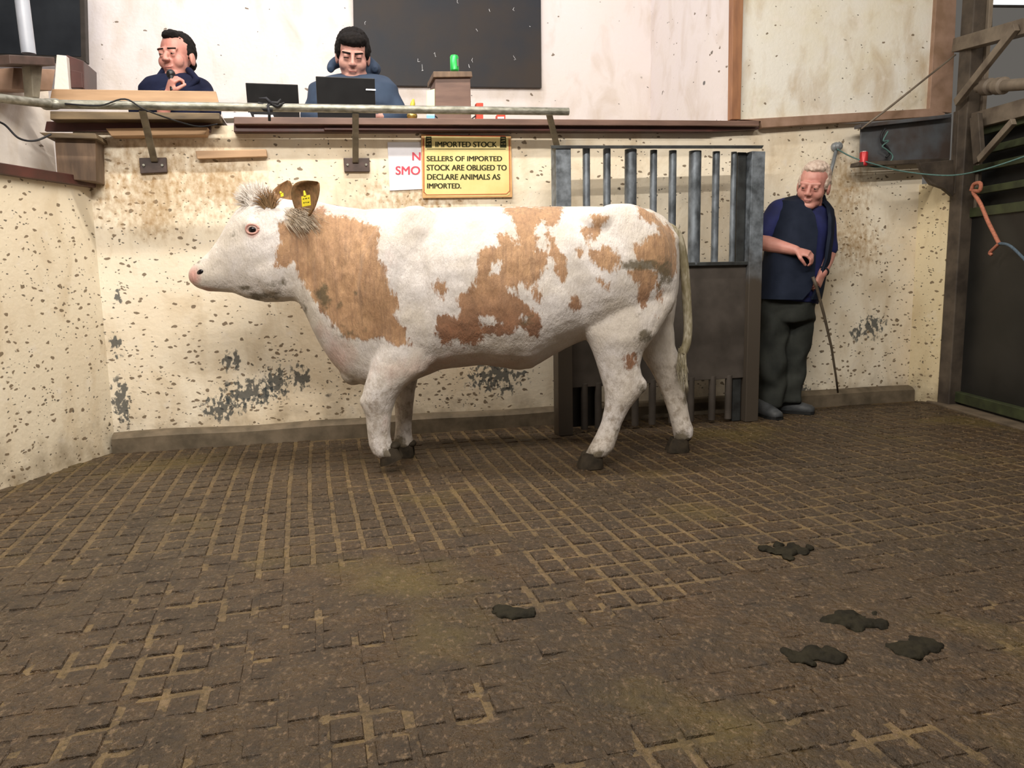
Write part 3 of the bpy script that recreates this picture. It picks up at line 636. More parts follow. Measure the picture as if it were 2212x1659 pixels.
emit('drop_pipe',MB().tube([WB.pt(1806,326,.02),WB.pt(1795,370,.02),WB.pt(1790,395,.02)],.012,8),MT['porcelain'],parent=ins,smooth=True)
GP=lambda x,y,o_: _g.pt(x,y,o_)
m=MB().tube(curve([WB.pt(1808,322,.06),WB.pt(1840,339,.10),WB.pt(1880,352,.19),WB.pt(1950,370,.25),WB.pt(2050,379,.45),WB.pt(2130,365,.7),WB.pt(2230,332,.9)],8),.0045,6)
emit('cord',m,MT['ropegreen'],smooth=True,label='long thin green cord sagging from the insulator across to the green gate',cat='cord')
m=MB().tube([WB.pt(1861,278,.20),WB.pt(1925,229,.22),WB.pt(2064,118,.26)],[.006,.007,.006],8)
emit('stay_rod',m,MT['lightsteel'],smooth=True,label='thin diagonal steel rod crossing the corner of the framed panel',cat='rod')
# ------------------------------------------------------------------ barred gate in front of the wall
GT=Plane(G(1213,938),G(1622,907)); gt=thing('cattle_gate',GT.pt(1420,922),GT.yaw,'tall steel gate with grey upright bars and sheeted lower half behind the animal','gate')
gu=lambda x,y=450: GT.uz(x,y)[0]
zT=(GT.uz(1200,318)[1]+GT.uz(1640,316)[1])/2; zM=GT.uz(1560,567)[1]; zS=GT.uz(1560,818)[1]
def gbox(name,x0,x1,n0,n1,z0,z1,mat,y=450,bevel=.003,sl=0): return emit(name,MB().box(GT,gu(x0,y),gu(x1,y),n0,n1,z0,z1),MT[mat],parent=gt,bevel=bevel)
emit('top_rail',MB().hexa([GT.pt(x,y,o_) for y in (321,) for x,o_ in ((1190,-.05),(1646,-.05),(1646,.06),(1190,.06))]+[GT.pt(x,y,o_) for y in (314,) for x,o_ in ((1190,-.05),(1650,-.05),(1650,.06),(1190,.06))]),MT['gatedark'],parent=gt,bevel=.002)
zt2=min(GT.uz(x,321)[1] for x in (1200,1640))+.004
gbox('gate_post',1196,1228,-.04,.05,0,zt2,'gatepost')
gbox('gate_post',1612,1640,-.04,.05,0,zt2,'gatepost')
gbox('gate_channel',1592,1610,-.06,.0,0,zt2,'gatedark')
for x,wd in ((1267,15),(1311,15),(1362,24),(1411,14),(1452,15),(1500,24),(1545,14),(1583,11)):
    u_=gu(x); r=(gu(x+wd/2)-gu(x-wd/2))/2
    emit('gate_bar',MB().tube([GT.at(u_,0,zM-.01),GT.at(u_,0,zt2)],r,14),MT['gatebar'],parent=gt,smooth='auto')
gbox('middle_rail',1228,1612,-.03,.035,zM-.018,zM+.004,'gatedark')
gbox('sheet_panel',1226,1618,-.012,.012,zS,zM-.012,'sheet')
emit('gate_shade_sheet',MB().box(GT,gu(1229,860),gu(1302,860),-.05,-.035,.03,zS+.05),MT['darksheet'],parent=gt)  # dark sheet added to stand in for the shade behind the lower bars
for x in (1262,1292,1335,1372,1409,1452,1492,1538,1573):
    u_=gu(x,860); emit('lower_bar',MB().tube([GT.at(u_,0,.02),GT.at(u_,0,zS+.02)],.0215,12),MT['sheet'],parent=gt,smooth='auto')
# ------------------------------------------------------------------ right side: column, green gate, framework
col_=thing('steel_column',G(2048,866),_g.yaw,'dark rusty steel column between the cream wall and the green gate','column')
cxy=G(2050,874)
CP=Plane(cxy,cxy+WB.u)
emit('column_shaft',MB().box(CP,-.05,.045,-.05,.05,0,3.3),MT['rustpost'],parent=col_,bevel=.006)
emit('column_flange',MB().box(CP,.045,.075,-.03,.07,0,3.3),MT['lightsteel'],parent=col_,bevel=.004)
m=MB().prism(CP,[(1985,352),(2060,345),(2060,425),(2040,408),(2012,398),(1998,378)],.04,.03); emit('gusset_plate',m,MT['rustpost'],parent=col_,bevel=.003)
gg=thing('green_gate',G(2120,882),_g.yaw,'dark green framed steel gate with rails at the right edge','gate')
GQ=_g; hu=lambda x,y=600: GQ.uz(x,y,.03)[0]
uA,uB=hu(2072),hu(2072)+1.75
zR=GQ.uz(2140,455,.03)[1]; zB=GQ.uz(2120,868,.03)[1]
emit('gate_stile',MB().box(GQ,uA,uA+.085,0,.06,zB,2.35),MT['greenpaint'],parent=gg,bevel=.005)
emit('gate_stile',MB().box(GQ,uB-.085,uB,0,.06,zB,2.35),MT['greenpaint'],parent=gg,bevel=.005)
emit('gate_rail',MB().box(GQ,uA+.085,uB-.085,0,.055,zR-.03,zR+.03),MT['greenpaint'],parent=gg,bevel=.005)
emit('gate_rail',MB().box(GQ,uA,uB,-.005,.075,zB-.035,zB+.035),MT['greenpaint'],parent=gg,bevel=.005)
emit('gate_panel',MB().box(GQ,uA+.085,uB-.085,.015,.035,zB,zR),MT['darksheet'],parent=gg)
for y_ in (405,355,318,275):
    z_=GQ.uz(2160,y_,.03)[1]; emit('gate_rail',MB().box(GQ,uA+.085,uB-.085,.01,.05,z_-.022,z_+.022),MT['greenpaint'],parent=gg,bevel=.004)
emit('back_sheet',MB().box(GQ,uA+.05,uB,-.06,-.045,zR,GQ.uz(2160,240,.03)[1]),MT['darksheet'],parent=gg)
# framework above the gate
fw=thing('steel_framework',GQ.pt(2120,240,.06),GQ.yaw,'dusty steel framework with diagonal braces above the green gate','framework')
def bar(name,a,b_,w,mat,off=.1,th=.05,parent=fw):
    A=GQ.pt(*a,off); B=GQ.pt(*b_,off); d=(B-A).normalized(); s_=d.cross(GQ.n).normalized()*w/2; n_=GQ.n*th/2
    m=MB().hexa([A-s_-n_,A+s_-n_,A+s_+n_,A-s_+n_,B-s_-n_,B+s_-n_,B+s_+n_,B-s_+n_]); return emit(name,m,MT[mat],parent=parent,bevel=.003)
bar('upright',(2092,90),(2080,250),.075,'lightsteel',.10,.06)
bar('top_beam',(2070,98),(2260,46),.085,'lightsteel',.12,.08)
bar('lower_beam',(2110,262),(2260,222),.10,'lightsteel',.05,.08)
bar('diagonal_brace',(2066,222),(2196,58),.05,'lightsteel',.18,.03)
bar('diagonal_brace',(2116,345),(2190,262),.04,'lightsteel',.18,.03)
bar('knee_plate',(2108,250),(2116,350),.085,'rustpost',.14,.03)
bar('upright',(2072,240),(2062,420),.06,'rustpost',.12,.04)
m=MB().tube([GQ.pt(x,y,.14) for x,y in ((2112,190),(2126,188),(2128,188),(2140,187),(2142,187),(2153,186),(2155,186),(2168,185),(2170,185),(2260,178))],[.028,.03,.05,.05,.034,.034,.05,.05,.034,.034],18)
emit('roller',m,MT['lightsteel'],smooth='auto',label='thick horizontal roller pipe with collars in the framework at upper right',cat='pipe')
m=MB().tube([GQ.pt(2139,-30,.0),GQ.pt(2139,62,.0)],.012,10); pv=emit('rod',m,MT['rustpost'],smooth='auto',label='thin rusty vertical rod under the small bright window at top right',cat='rod')
# wall and small window beyond
m=MB().box(GQ,-.25,2.4,-.75,-.65,1.5,3.6); emit('wall_far',m,MT['leftup'],kind='structure',yaw=GQ.yaw)
wn=emit('window_1',MB().prism(GQ,[(2088,-60),(2300,-60),(2300,18),(2088,16)],-.62,.03),MT['darkframe'],kind='structure',yaw=GQ.yaw)
emit('window_pane',MB().prism(GQ,[(2097,-50),(2136,-50),(2136,10),(2097,10)],-.61,.02),MT['lampwin'],parent=wn)
emit('window_pane',MB().prism(GQ,[(2144,-50),(2300,-50),(2300,11),(2144,10)],-.61,.02),MT['lampwin'],parent=wn)
m=MB().tube(curve([GQ.pt(x,y,.12) for x,y in ((2098,412),(2104,398),(2118,396),(2116,412),(2102,414),(2118,440),(2134,478),(2148,506),(2158,526))],5),[.012]*41,8)
m.tube(curve([GQ.pt(x,y,.12) for x,y in ((2158,526),(2150,534),(2138,546),(2142,550))],4),.010,8)
emit('rope',m,MT['ropeorange'],smooth=True,label='faded orange rope knotted to the green gate',cat='rope')
m=MB().tube(curve([GQ.pt(x,y,.12) for x,y in ((2158,526),(2180,530),(2205,552),(2235,585))],5),.009,8)
emit('rope',m,MT['ropeblue'],smooth=True,label='blue grey rope tied to the lower end of the orange rope',cat='rope')
# ================================================================== THE ANIMAL
YN=G(1280,1008).y; YC=YN+.14; NEAR=YC-.15; FAR=YC+.15
cow=thing('cattle',V((P(1050,900,YC).x,YC,0)),0,'large white and tan patched cow walking across the paved ring','cow')
cp=lambda x,y,Y=YC: P(x,y,Y)
YV=V((0,1,0))
B=MB()
def slices(rows,e=2.2,n=36,Y=YC):
    out=[]
    for (xt,yt,xb,yb,hw,*r) in rows:
        T=cp(xt,yt,Y); Bt=cp(xb,yb,Y); c_=(T+Bt)/2; out.append(ering(c_,(T-c_),YV*hw,n,r[0] if r else e))
    return out
trunk=[(628,455,640,560,.05),(650,436,652,640,.10),(675,432,668,690,.125),(705,439,690,738,.145),(745,446,718,782,.165),(790,452,755,822,.195),(835,450,815,838,.235),(895,449,885,826,.275),(960,448,955,797,.31),(1040,446,1040,787,.335),(1100,446,1100,794,.345),(1150,446,1145,796,.34),(1200,446,1195,765,.325),(1250,446,1240,742,.305),(1310,446,1300,722,.29),(1360,447,1350,710,.27),(1400,451,1395,700,.245),(1430,466,1425,690,.205),(1450,488,1446,675,.15),(1461,515,1458,650,.08),(1466,560,1464,620,.02)]
B.loft(slices(trunk,2.25))
head=[(411,590,412,602,.02),(413,582,418,612,.055),(421,572,432,623,.075),(436,561,452,630,.082),(458,540,478,630,.080),(478,510,505,633,.085),(495,478,535,645,.098),(515,450,575,653,.112),(545,430,612,652,.122),(585,425,636,650,.120),(620,430,650,655,.115),(655,436,664,680,.11)]
B.loft(slices(head,2.35))
# jaw, cheek, brow, poll
for sgn in (-1,1):
    B.ell(cp(585,585,YC+sgn*.075),(.085,.05,.11)); B.ell(cp(548,488,YC+sgn*.093),(.055,.032,.042)); B.ell(cp(505,560,YC+sgn*.06),(.06,.035,.05))
    B.ell(cp(437,596,YC+sgn*.05),(.035,.035,.045)); B.ell(cp(640,458,YC+sgn*.075),(.045,.045,.04))
    # shoulder, rib, hip, pin
    B.ell(cp(850,600,YC+sgn*.17),(.17,.10,.30),Matrix.Rotation(.25*1,3,'Y')); B.ell(cp(900,560,YC+sgn*.17),(.16,.09,.25))
    B.ell(cp(1290,478,YC+sgn*.20),(.09,.06,.055)); B.ell(cp(1440,520,YC+sgn*.10),(.06,.05,.06)); B.ell(cp(1340,560,YC+sgn*.17),(.24,.10,.26))
B.ell(cp(562,434),(.075,.08,.055)); B.ell(cp(765,800),(.07,.09,.075)); B.ell(cp(1120,780),(.09,.05,.045))
def leg(rows,Y,ratio=.8,n=20,e=2.1):
    rings=[]
    for (xl,yl,xr,yr,*r) in rows:
        a=cp(xl,yl,Y); b=cp(xr,yr,Y); c_=(a+b)/2; w_=(b-a)/2; k=r[0] if r else ratio; dy=r[1] if len(r)>1 else 0
        rings.append(ering(c_+V((0,dy,0)),w_,YV*w_.length*k,n,e))
    B.loft(rings)
Z=NEAR
# near foreleg: lifted, forearm forward, cannon down, foot folded back
leg([(800,640,950,620,.55,.0),(806,700,946,690,.58),(812,745,947,752,.58),(799,795,925,800,.62),(785,838,880,832,.75),(780,868,856,862,.85),(790,900,846,892,.9),(794,940,843,936,.9),(797,962,847,958,.95),(806,980,856,972,.95),(818,990,866,980,.9)],Z-.02)
# far foreleg
leg([(826,640,940,640,.6),(835,740,925,745,.6),(842,800,906,805,.75),(848,840,897,845,.9),(853,880,892,885,.9),(854,925,889,930,.95),(850,952,892,948,1.0),(856,968,896,962,.95)],FAR)
# near hind leg
leg([(1225,600,1462,590,.40,.04),(1238,660,1462,650,.45,.03),(1246,715,1445,680,.50,.02),(1268,735,1418,722,.55,.0),(1283,770,1390,760,.60),(1292,800,1382,790,.62),(1300,825,1392,828,.62),(1306,850,1388,848,.66),(1306,878,1360,882,.8),(1298,912,1342,918,.9),(1286,942,1334,945,.95),(1272,965,1325,970,1.0),(1262,985,1308,988,.95)],Z)
# far hind leg
leg([(1330,640,1462,640,.5,-.02),(1360,700,1455,700,.55),(1378,745,1458,745,.6),(1388,775,1468,772,.62),(1408,805,1477,800,.62),(1424,840,1479,838,.66),(1437,872,1485,872,.8),(1446,902,1490,905,.85),(1453,930,1498,925,.95),(1456,950,1496,945,.95)],FAR)
# near elbow, stifle, hocks, knees
B.ell(cp(915,760,NEAR-.02),(.07,.06,.08)); B.ell(cp(1385,832,NEAR),(.030,.035,.04)); B.ell(cp(1473,790,FAR),(.022,.035,.05)); B.ell(cp(815,866,NEAR-.02),(.085,.062,.055)); B.ell(cp(873,848,FAR),(.055,.05,.05))
# flank fold
B.loft([ering(cp(x,y,NEAR+.03),V((0,0,h_)),YV*.06,16) for x,y,h_ in ((1190,715,.05),(1225,700,.07),(1270,700,.08))])
body=fuse(B,.0095,7,.5); A=body.a
# gentle surface relief: ribs, skin folds on the neck, hollows
x_=A[:,0]; y_=A[:,1]; z_=A[:,2]
nx0=cp(640,560).x; nx1=cp(840,560).x
env=np.clip((x_-nx0)/.08,0,1)*np.clip((nx1-x_)/.12,0,1)*np.clip((z_-.75)/.15,0,1)*np.clip((1.32-z_)/.1,0,1)
side=np.sign(y_-YC)
A[:,1]+=side*env*.004*np.sin((x_+.12*z_)*95+3*fbm(x_*6,z_*6)*3)
rx0=cp(930,560).x; rx1=cp(1180,560).x
env=np.clip((x_-rx0)/.1,0,1)*np.clip((rx1-x_)/.15,0,1)*np.clip((z_-.6)/.2,0,1)*np.clip((1.15-z_)/.2,0,1)
A[:,1]+=side*env*.0035*np.sin((x_+.2*z_)*60)
sx=cp(935,600).x-.10*(z_-.8); A[:,1]-=side*.016*np.exp(-((x_-sx)/.025)**2)*np.clip((z_-.62)/.15,0,1)*np.clip((1.15-z_)/.15,0,1)
sx=cp(668,560).x+.16*(1.15-z_); A[:,1]-=side*.014*np.exp(-((x_-sx)/.022)**2)*np.clip((z_-.85)/.1,0,1)*np.clip((1.3-z_)/.08,0,1)
sx=cp(1255,620).x-.25*(z_-.8); A[:,1]-=side*.014*np.exp(-((x_-sx)/.04)**2)*np.clip((z_-.65)/.12,0,1)*np.clip((1.1-z_)/.15,0,1)
A[:,1]+=side*fbm(x_*5,z_*5,3)*.03*np.clip((z_-.45)/.2,0,1)
A+= (np.stack([fbm(x_*26,z_*26+y_*20,2),fbm(x_*26+40,z_*26,2),fbm(x_*26,z_*26+70,2)],1))*.004
body.v=[V(p) for p in A]
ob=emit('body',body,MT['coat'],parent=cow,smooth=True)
# ---- coat patches, outlined in the animal's own side plane (x, z)
YS=YC-.27
z1=lambda pts,Y=YS:[(cp(900+a*.2984,400+b*.2984,Y).x,cp(900+a*.2984,400+b*.2984,Y).z) for a,b in pts]
def z5(pts,Y=YC-.15): return [(cp(380+a*.2893,360+b*.2893,Y).x,cp(380+a*.2893,360+b*.2893,Y).z) for a,b in pts]
neck=z5([(760,430),(900,420),(960,330),(1060,285),(1090,320),(1150,350),(1270,375),(1350,365),(1390,410),(1500,430),(1530,500),(1530,690),(1600,750),(1630,890),(1690,1000),(1690,1060),(1640,1100),(1740,1200),(1770,1310),(1700,1350),(1560,1250),(1450,1290),(1280,1280),(1200,1200),(1100,1080),(1010,1000),(930,870),(870,700),(830,740),(740,740),(730,640),(750,560)])
body_p=[z1(p) for p in (
 [(620,120),(1060,120),(1060,190),(1000,290),(910,260),(870,330),(865,480),(930,500),(930,590),(880,640),(860,700),(890,760),(890,860),(830,850),(800,760),(760,700),(700,720),(720,800),(800,860),(900,930),(890,1000),(870,1090),(800,1080),(760,1000),(700,1060),(620,1080),(550,1060),(500,1080),(430,1160),(340,1160),(280,1120),(180,1170),(150,1100),(140,950),(200,930),(290,960),(330,900),(290,850),(310,770),(380,780),(430,720),(440,650),(500,640),(430,580),(460,470),(520,440),(560,450),(600,430),(590,360),(660,340),(700,400),(730,430),(720,320),(680,230)],
 [(950,310),(990,380),(1040,480),(1090,540),(1080,640),(1050,700),(1010,600),(980,500),(930,340)],
 [(1240,210),(1300,185),(1390,230),(1330,290),(1320,370),(1280,400),(1280,330),(1300,290),(1250,240)],
 [(1195,300),(1260,320),(1260,430),(1235,450),(1205,380)],[(1150,440),(1200,430),(1210,490),(1170,520)],
 [(1250,470),(1300,500),(1350,415),(1440,480),(1480,570),(1400,640),(1320,620),(1250,520)],
 [(1265,670),(1320,660),(1390,720),(1380,750),(1300,720)],
 [(1605,100),(1750,190),(1900,300),(1920,400),(1920,560),(1900,650),(1830,650),(1700,590),(1560,500),(1560,460),(1640,400),(1740,340),(1780,370),(1740,290),(1640,220)],
 [(1530,620),(1640,590),(1740,630),(1750,680),(1720,760),(1650,880),(1610,830),(1620,720),(1560,680)],
 [(1750,700),(1810,760),(1790,860),(1750,830)],[(125,730),(200,680),(230,760),(200,820),(150,780)],
 [(1090,780),(1140,790),(1190,850),(1180,900),(1110,890)],[(1740,940),(1770,950),(1760,1010)],
 [(1520,1240),(1600,1220),(1610,1330),(1540,1330)])]
holes=[z1(p) for p in ([(540,570),(600,560),(590,640),(540,640)],[(650,740),(740,760),(730,810),(660,790)],[(450,950),(540,960),(620,990),(560,1020),(470,990)],[(760,920),(800,960),(780,1000),(740,960)])]
def sdist(poly,px,pz):
    d=np.full(px.shape,9.); ins=np.zeros(px.shape,bool); n=len(poly)
    for i in range(n):
        x0,z0=poly[i]; x1,z1_=poly[(i+1)%n]; ex,ez=x1-x0,z1_-z0; L=ex*ex+ez*ez+1e-12
        t=np.clip(((px-x0)*ex+(pz-z0)*ez)/L,0,1); d=np.minimum(d,np.hypot(px-x0-t*ex,pz-z0-t*ez))
        c_=((z0>pz)!=(z1_>pz))&(px<(x1-x0)*(pz-z0)/((z1_-z0) if z1_!=z0 else 1e-9)+x0); ins^=c_
    return np.where(ins,d,-d)
px_,pz_=A[:,0],A[:,2]
tanv=sdist(neck,px_,pz_); br=tanv.copy()
bb=np.full(px_.shape,-9.)
for p in body_p: bb=np.maximum(bb,sdist(p,px_,pz_))
for p in holes: bb=np.minimum(bb,-sdist(p,px_,pz_))
legn=(pz_<.56)&(y_>YC)
br=np.maximum(br,bb); br=np.where(legn,-1,br); br=np.clip(br,-.08,.08)
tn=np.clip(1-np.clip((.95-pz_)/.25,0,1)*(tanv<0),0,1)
def blob(x,y,r,amp=1,kx=1,kz=1,Y=None):
    q=cp(x,y,Y if Y is not None else YC-.2); return amp*np.clip(1.25-np.hypot((px_-q.x)*kx,(pz_-q.z)*kz)/r,0,1)
di=np.zeros(px_.shape)
for a in (blob(700,640,.055,1,1.1,.7,YC-.15),blob(672,635,.03,.6),blob(650,488,.03,.9),blob(730,662,.03,.6),blob(1385,572,.06,1.2,.45,2.0,YS),blob(1440,590,.06,1,.9,.7,YS),blob(1395,728,.05,.95,.8,1,NEAR-.1),blob(770,632,.015,.9),blob(1135,690,.06,.55),blob(1120,770,.08,.3),blob(1380,680,.05,.4),
  blob(1380,760,.06,.4),blob(1390,850,.05,.5,1,1,NEAR),blob(1468,800,.06,1.3,1.6,.7,FAR),blob(1480,850,.05,1.0,2,.6,FAR),blob(1385,840,.05,.6,1.5,.8,NEAR),blob(1330,940,.05,.6,2,.8,NEAR),blob(1470,945,.05,1.3,1,1,FAR),blob(530,622,.03,.8,.5,1.5,YC-.08),blob(560,640,.05,.9,.35,1.8,YC-.08),blob(503,505,.035,.42,1,1,YC-.09),blob(556,462,.035,.42,1,.8,YC-.1),blob(600,480,.04,.45,1,1,YC-.12),blob(595,610,.05,.55,.5,1.6,YC-.1),blob(655,665,.035,.7,1,.7,YC-.1),blob(760,715,.10,.45,.6,1.6,YC-.15),blob(430,567,.02,.6,.8,1,YC-.05),blob(845,980,.05,1.1,1,1,NEAR),blob(1285,985,.06,1.1,1,1,NEAR),blob(870,965,.05,1.1,1,1,FAR),blob(820,745,.05,.35),blob(1290,830,.04,.5,2,1,NEAR)): di=np.maximum(di,a)  # blobs along the lower jaw paint its shadow line into the coat
pk=np.zeros(px_.shape)
for a in (blob(420,598,.05,1.0,1,.8,YC-.05),blob(546,500,.038,1.05,1,1,YC-.11),blob(440,628,.05,.7,.6,1.5,YC-.05),blob(722,770,.14,.55),blob(690,720,.09,.4),blob(1000,790,.35,.42,.5,2.4,YC-.1),blob(780,452,.2,.42,.4,3,YC),blob(850,570,.1,.3,1,.5),blob(840,910,.06,.3,1,.5,NEAR)): pk=np.maximum(pk,a)
me=ob.data
sh=np.clip((.62-pz_)/.25,0,1)*np.clip(1.0-(pz_>.45)*0,0,1)*((px_>cp(1240,800).x)|(px_<cp(960,800).x))
for n_,arr in (('shank',sh),('brown',br),('dirt_shade',di),('pink',pk),('tan',tn)):
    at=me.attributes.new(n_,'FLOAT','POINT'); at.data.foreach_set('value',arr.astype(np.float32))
# hooves: two claws each
def hoof(x,y,Y,dirx,s=1.0,tilt=0,lift=0):
    base=cp(x,y,Y); base.z=max(base.z,0)+lift
    if lift==0 and tilt==0: base.z=0
    R_=Matrix.Rotation(tilt,3,'Y'); h=None; m=MB()
    for k in (-1,1):
        rings=[]
        for f,hz in ((1,0),(1,.012),(.86,.045),(.72,.075)):
            rings.append([base+R_@V(((math.cos(a)*.062*f*s+(.012*(1-hz/.075)*dirx)),k*.028*s+math.sin(a)*.027*f*s,hz*s)) for a in [2*math.pi*i/16 for i in range(16)]])
        m.loft(rings)
    m.ell(base+R_@V((-dirx*.035*s,0,.075*s)),(.03*s,.045*s,.02*s))
    emit('hoof',m,MT['hoof'],parent=cow,smooth='auto')
hoof(1279,1006,NEAR,-1); hoof(1467,975,FAR,-1,.95); hoof(876,983,FAR,-1,.92); hoof(852,1000,NEAR-.02,-1,.9,-.35,.012)
# tail
tp=curve([cp(x,y,YC-.02) for x,y in ((1430,492),(1458,506),(1474,552),(1481,610),(1484,660),(1486,705),(1483,742),(1474,764))],5)
nT=len(tp); emit('tail',MB().tube(tp,[.036-.012*min(1,i/(nT*.3))-.003*(i/nT) for i in range(nT)],14),MT['tail'],parent=cow,smooth=True)
m=MB(); rr=random.Random(11); q0=cp(1474,762,YC-.02)
for k in range(90):
    a=V((rr.uniform(-.016,.016),rr.uniform(-.018,.018),rr.uniform(-.01,.03))); L=rr.uniform(.08,.20)
    m.tube([q0+a,q0+a+V((rr.uniform(-.008,.012),0,-L*.5)),q0+a*.8+V((rr.uniform(-.01,.022),rr.uniform(-.01,.01),-L))],[.003,.0025,.0006],4)
emit('tail_switch',m,MT['tail'],parent=cow,kind='stuff')
# eyes
for sgn in (-1,1):
    q=cp(546,496,YC+sgn*.112); e=emit('eye',MB().ell(q,(.021,.016,.020)),MT['eyed'],parent=cow,smooth=True)
    m=MB(); N_=22
    pts=[q+V((.027*math.cos(a)*1.08,sgn*(.011-.006*abs(math.cos(a))),.0215*math.sin(a)+.002)) for a in [2*math.pi*i/N_ for i in range(N_+1)]]
    m.tube(pts,.0058,8); emit('eyelid',m,MT['lidpink'] if 'lidpink' in MT else MT['skin2'],parent=e,smooth=True)
    q=cp(434,588,YC+sgn*.072); emit('nostril',MB().ell(q,(.021,.012,.014),Matrix.Rotation(-.5,3,'Y')),MT['eyed'],parent=cow,smooth=True)
# ears: cupped leaves
def ear(base,tip,width,Y0,Y1,up,tagpos=None,open_=-1):
    b=cp(*base,Y0); t=cp(*tip,Y1); d=t-b; s_=V((d.z,0,-d.x)).normalized(); n=V((0,1,0)); m=MB(); rings=[]; K=14
    for k in range(K+1):
        f=k/K; wv=width*(math.sin(math.pi*min(1,(f**.95*.87+.13)))**.7)*.5; 
        if k==K: wv=.006
        c_=b+d*f+s_*up*math.sin(math.pi*f); out=[]; inn=[]
        for j in range(11):
            g=(j/10-.5)*2; cup=.045*(1-g*g)*(1-.35*f)*(.35+math.sin(math.pi*min(.999,f*.9+.05)))*.8
            out.append(c_+s_*wv*g+n*(-open_)*cup)
            inn.append(c_+s_*wv*g*.93+n*(-open_)*(cup-.008))
        rings.append(out+inn[::-1])
    m.loft(rings); return emit('ear',m,MT['ear'],parent=cow,smooth=True)
e1=ear((650,460),(688,394),.138,YC-.12,YC-.20,-.026,open_=-1)
e2=ear((610,458),(624,390),.125,YC+.12,YC+.16,-.012,open_=-1)
m=MB()
def tagm(x,y,Y,s,name='ear_tag'):
    pts=[(x-s,y-s*.9),(x+s*.8,y-s*1.25),(x+s,y+s*.9),(x-s*.8,y+s*1.25)]
    f=[cp(a,b,Y) for a,b in pts]; bk=[p+V((0,.003,0)) for p in f]; m=MB().hexa([f[3],f[2],bk[2],bk[3],f[0],f[1],bk[1],bk[0]])
    m.tube([cp(x-2,y-s*1.05,Y),cp(x-4,y-s*2.1,Y)],[.007,.004],8)
    o=emit(name,m,MT['tag'],parent=cow,bevel=.001,label='yellow ear tag'); return o
tg=tagm(661,434,YC-.235,10.5)
m=MB()
for (a,b,c_,d_) in ((654,430,657,429),(659,429,663,428),(665,428,668,427),(655,438,658,437.5),(660,437,662,436.6),(664,437,668,436)): m.tube([cp(a,b,YC-.2365),cp(c_,d_,YC-.2365)],.0016,4)
emit('tag_print',m,MT['ink'],parent=tg)
tagm(609,421,YC+.10,3.5)
# hair of the poll and around the ears
def strands(name,mat,n,fn,r=.0022):
    m=MB()
    for k in range(n): m.tube(fn(),[r,r*.9,r*.25],4)
    return emit(name,m,MT[mat],parent=cow,kind='stuff')
rr=random.Random(4)
def tuft(x0,x1,yb,top,yl,tilt,Lm):
    def f():
        x=rr.uniform(x0,x1); u=(x-(x0+x1)/2)/((x1-x0)/2); b=cp(x,yb+abs(u)*6+rr.uniform(-4,8),YC+rr.uniform(*yl)); ang=math.radians(rr.gauss(90-u*38+tilt,13)); L=Lm*rr.uniform(.55,1.1)*(1-.35*u*u); d=V((math.cos(ang),rr.uniform(-.35,.35),math.sin(ang)))
        return [b,b+d*L*.55,b+d*L+V((-.014*rr.random(),0,-.012))]
    return f
strands('poll_tuft','tuft',1500,tuft(532,576,436,395,(-.07,.07),2,.105),.0024)
strands('poll_tuft_tan','ear',700,tuft(570,594,442,402,(-.09,.0),8,.085),.0022)
def f2():
    b=cp(rr.uniform(612,668),rr.uniform(448,482),YC-.112-rr.uniform(0,.014)); ang=math.radians(rr.gauss(-38,15)); L=rr.uniform(.05,.11); d=V((math.cos(ang),-.12,math.sin(ang)))
    return [b,b+d*L*.5+V((0,-.004,0)),b+d*L+V((0,.016,-.010))]
strands('ear_fringe','earhair',240,f2,.0012)
# ================================================================== PEOPLE
def head_parts(M, skin_mb, s=1.0, chub=1.0):
    """adds a head to skin_mb; M places head space (face towards -Y) in the world"""
    R3=M.to_3x3(); h=MB()
    E=lambda c,r: skin_mb.ell(M@V(c),r_s(r),R3.normalized() if False else Rn)
    sc_=R3.col[0].length; Rn=Matrix([[R3[i][j]/sc_ for j in range(3)] for i in range(3)])
    def r_s(r): return tuple(q*sc_ for q in r)
    def C(a,ra,b,rb): skin_mb.cap(M@V(a),ra*sc_,M@V(b),rb*sc_)
    E((0,.015,.035),(.076,.094,.086)); E((0,-.026,-.028),(.062*chub,.064,.084)); E((0,-.064,-.095),(.037*chub,.031,.026)); E((0,-.03,-.075),(.052*chub,.05,.045))
    for g in (-1,1):
        E((g*.036,-.058,-.030),(.030*chub,.028,.034)); E((g*.079,.012,-.012),(.010,.022,.034)); E((g*.012,-.106,-.030),(.010,.012,.009)); E((g*.031,-.083,.004),(.016,.012,.011)); E((g*.031,-.0885,.0085),(.0145,.0085,.0065)); E((g*.031,-.0865,-.008),(.014,.0075,.005))
        C((g*.012,-.088,.023),.012,(g*.046,-.078,.024),.010)
    C((0,-.092,.010),.009,(0,-.112,-.026),.0125); E((0,-.0875,-.058),(.023,.011,.005)); E((0,-.087,-.069),(.020,.011,.006))
    C((0,.02,-.07),.054,(0,.035,-.16),.058)
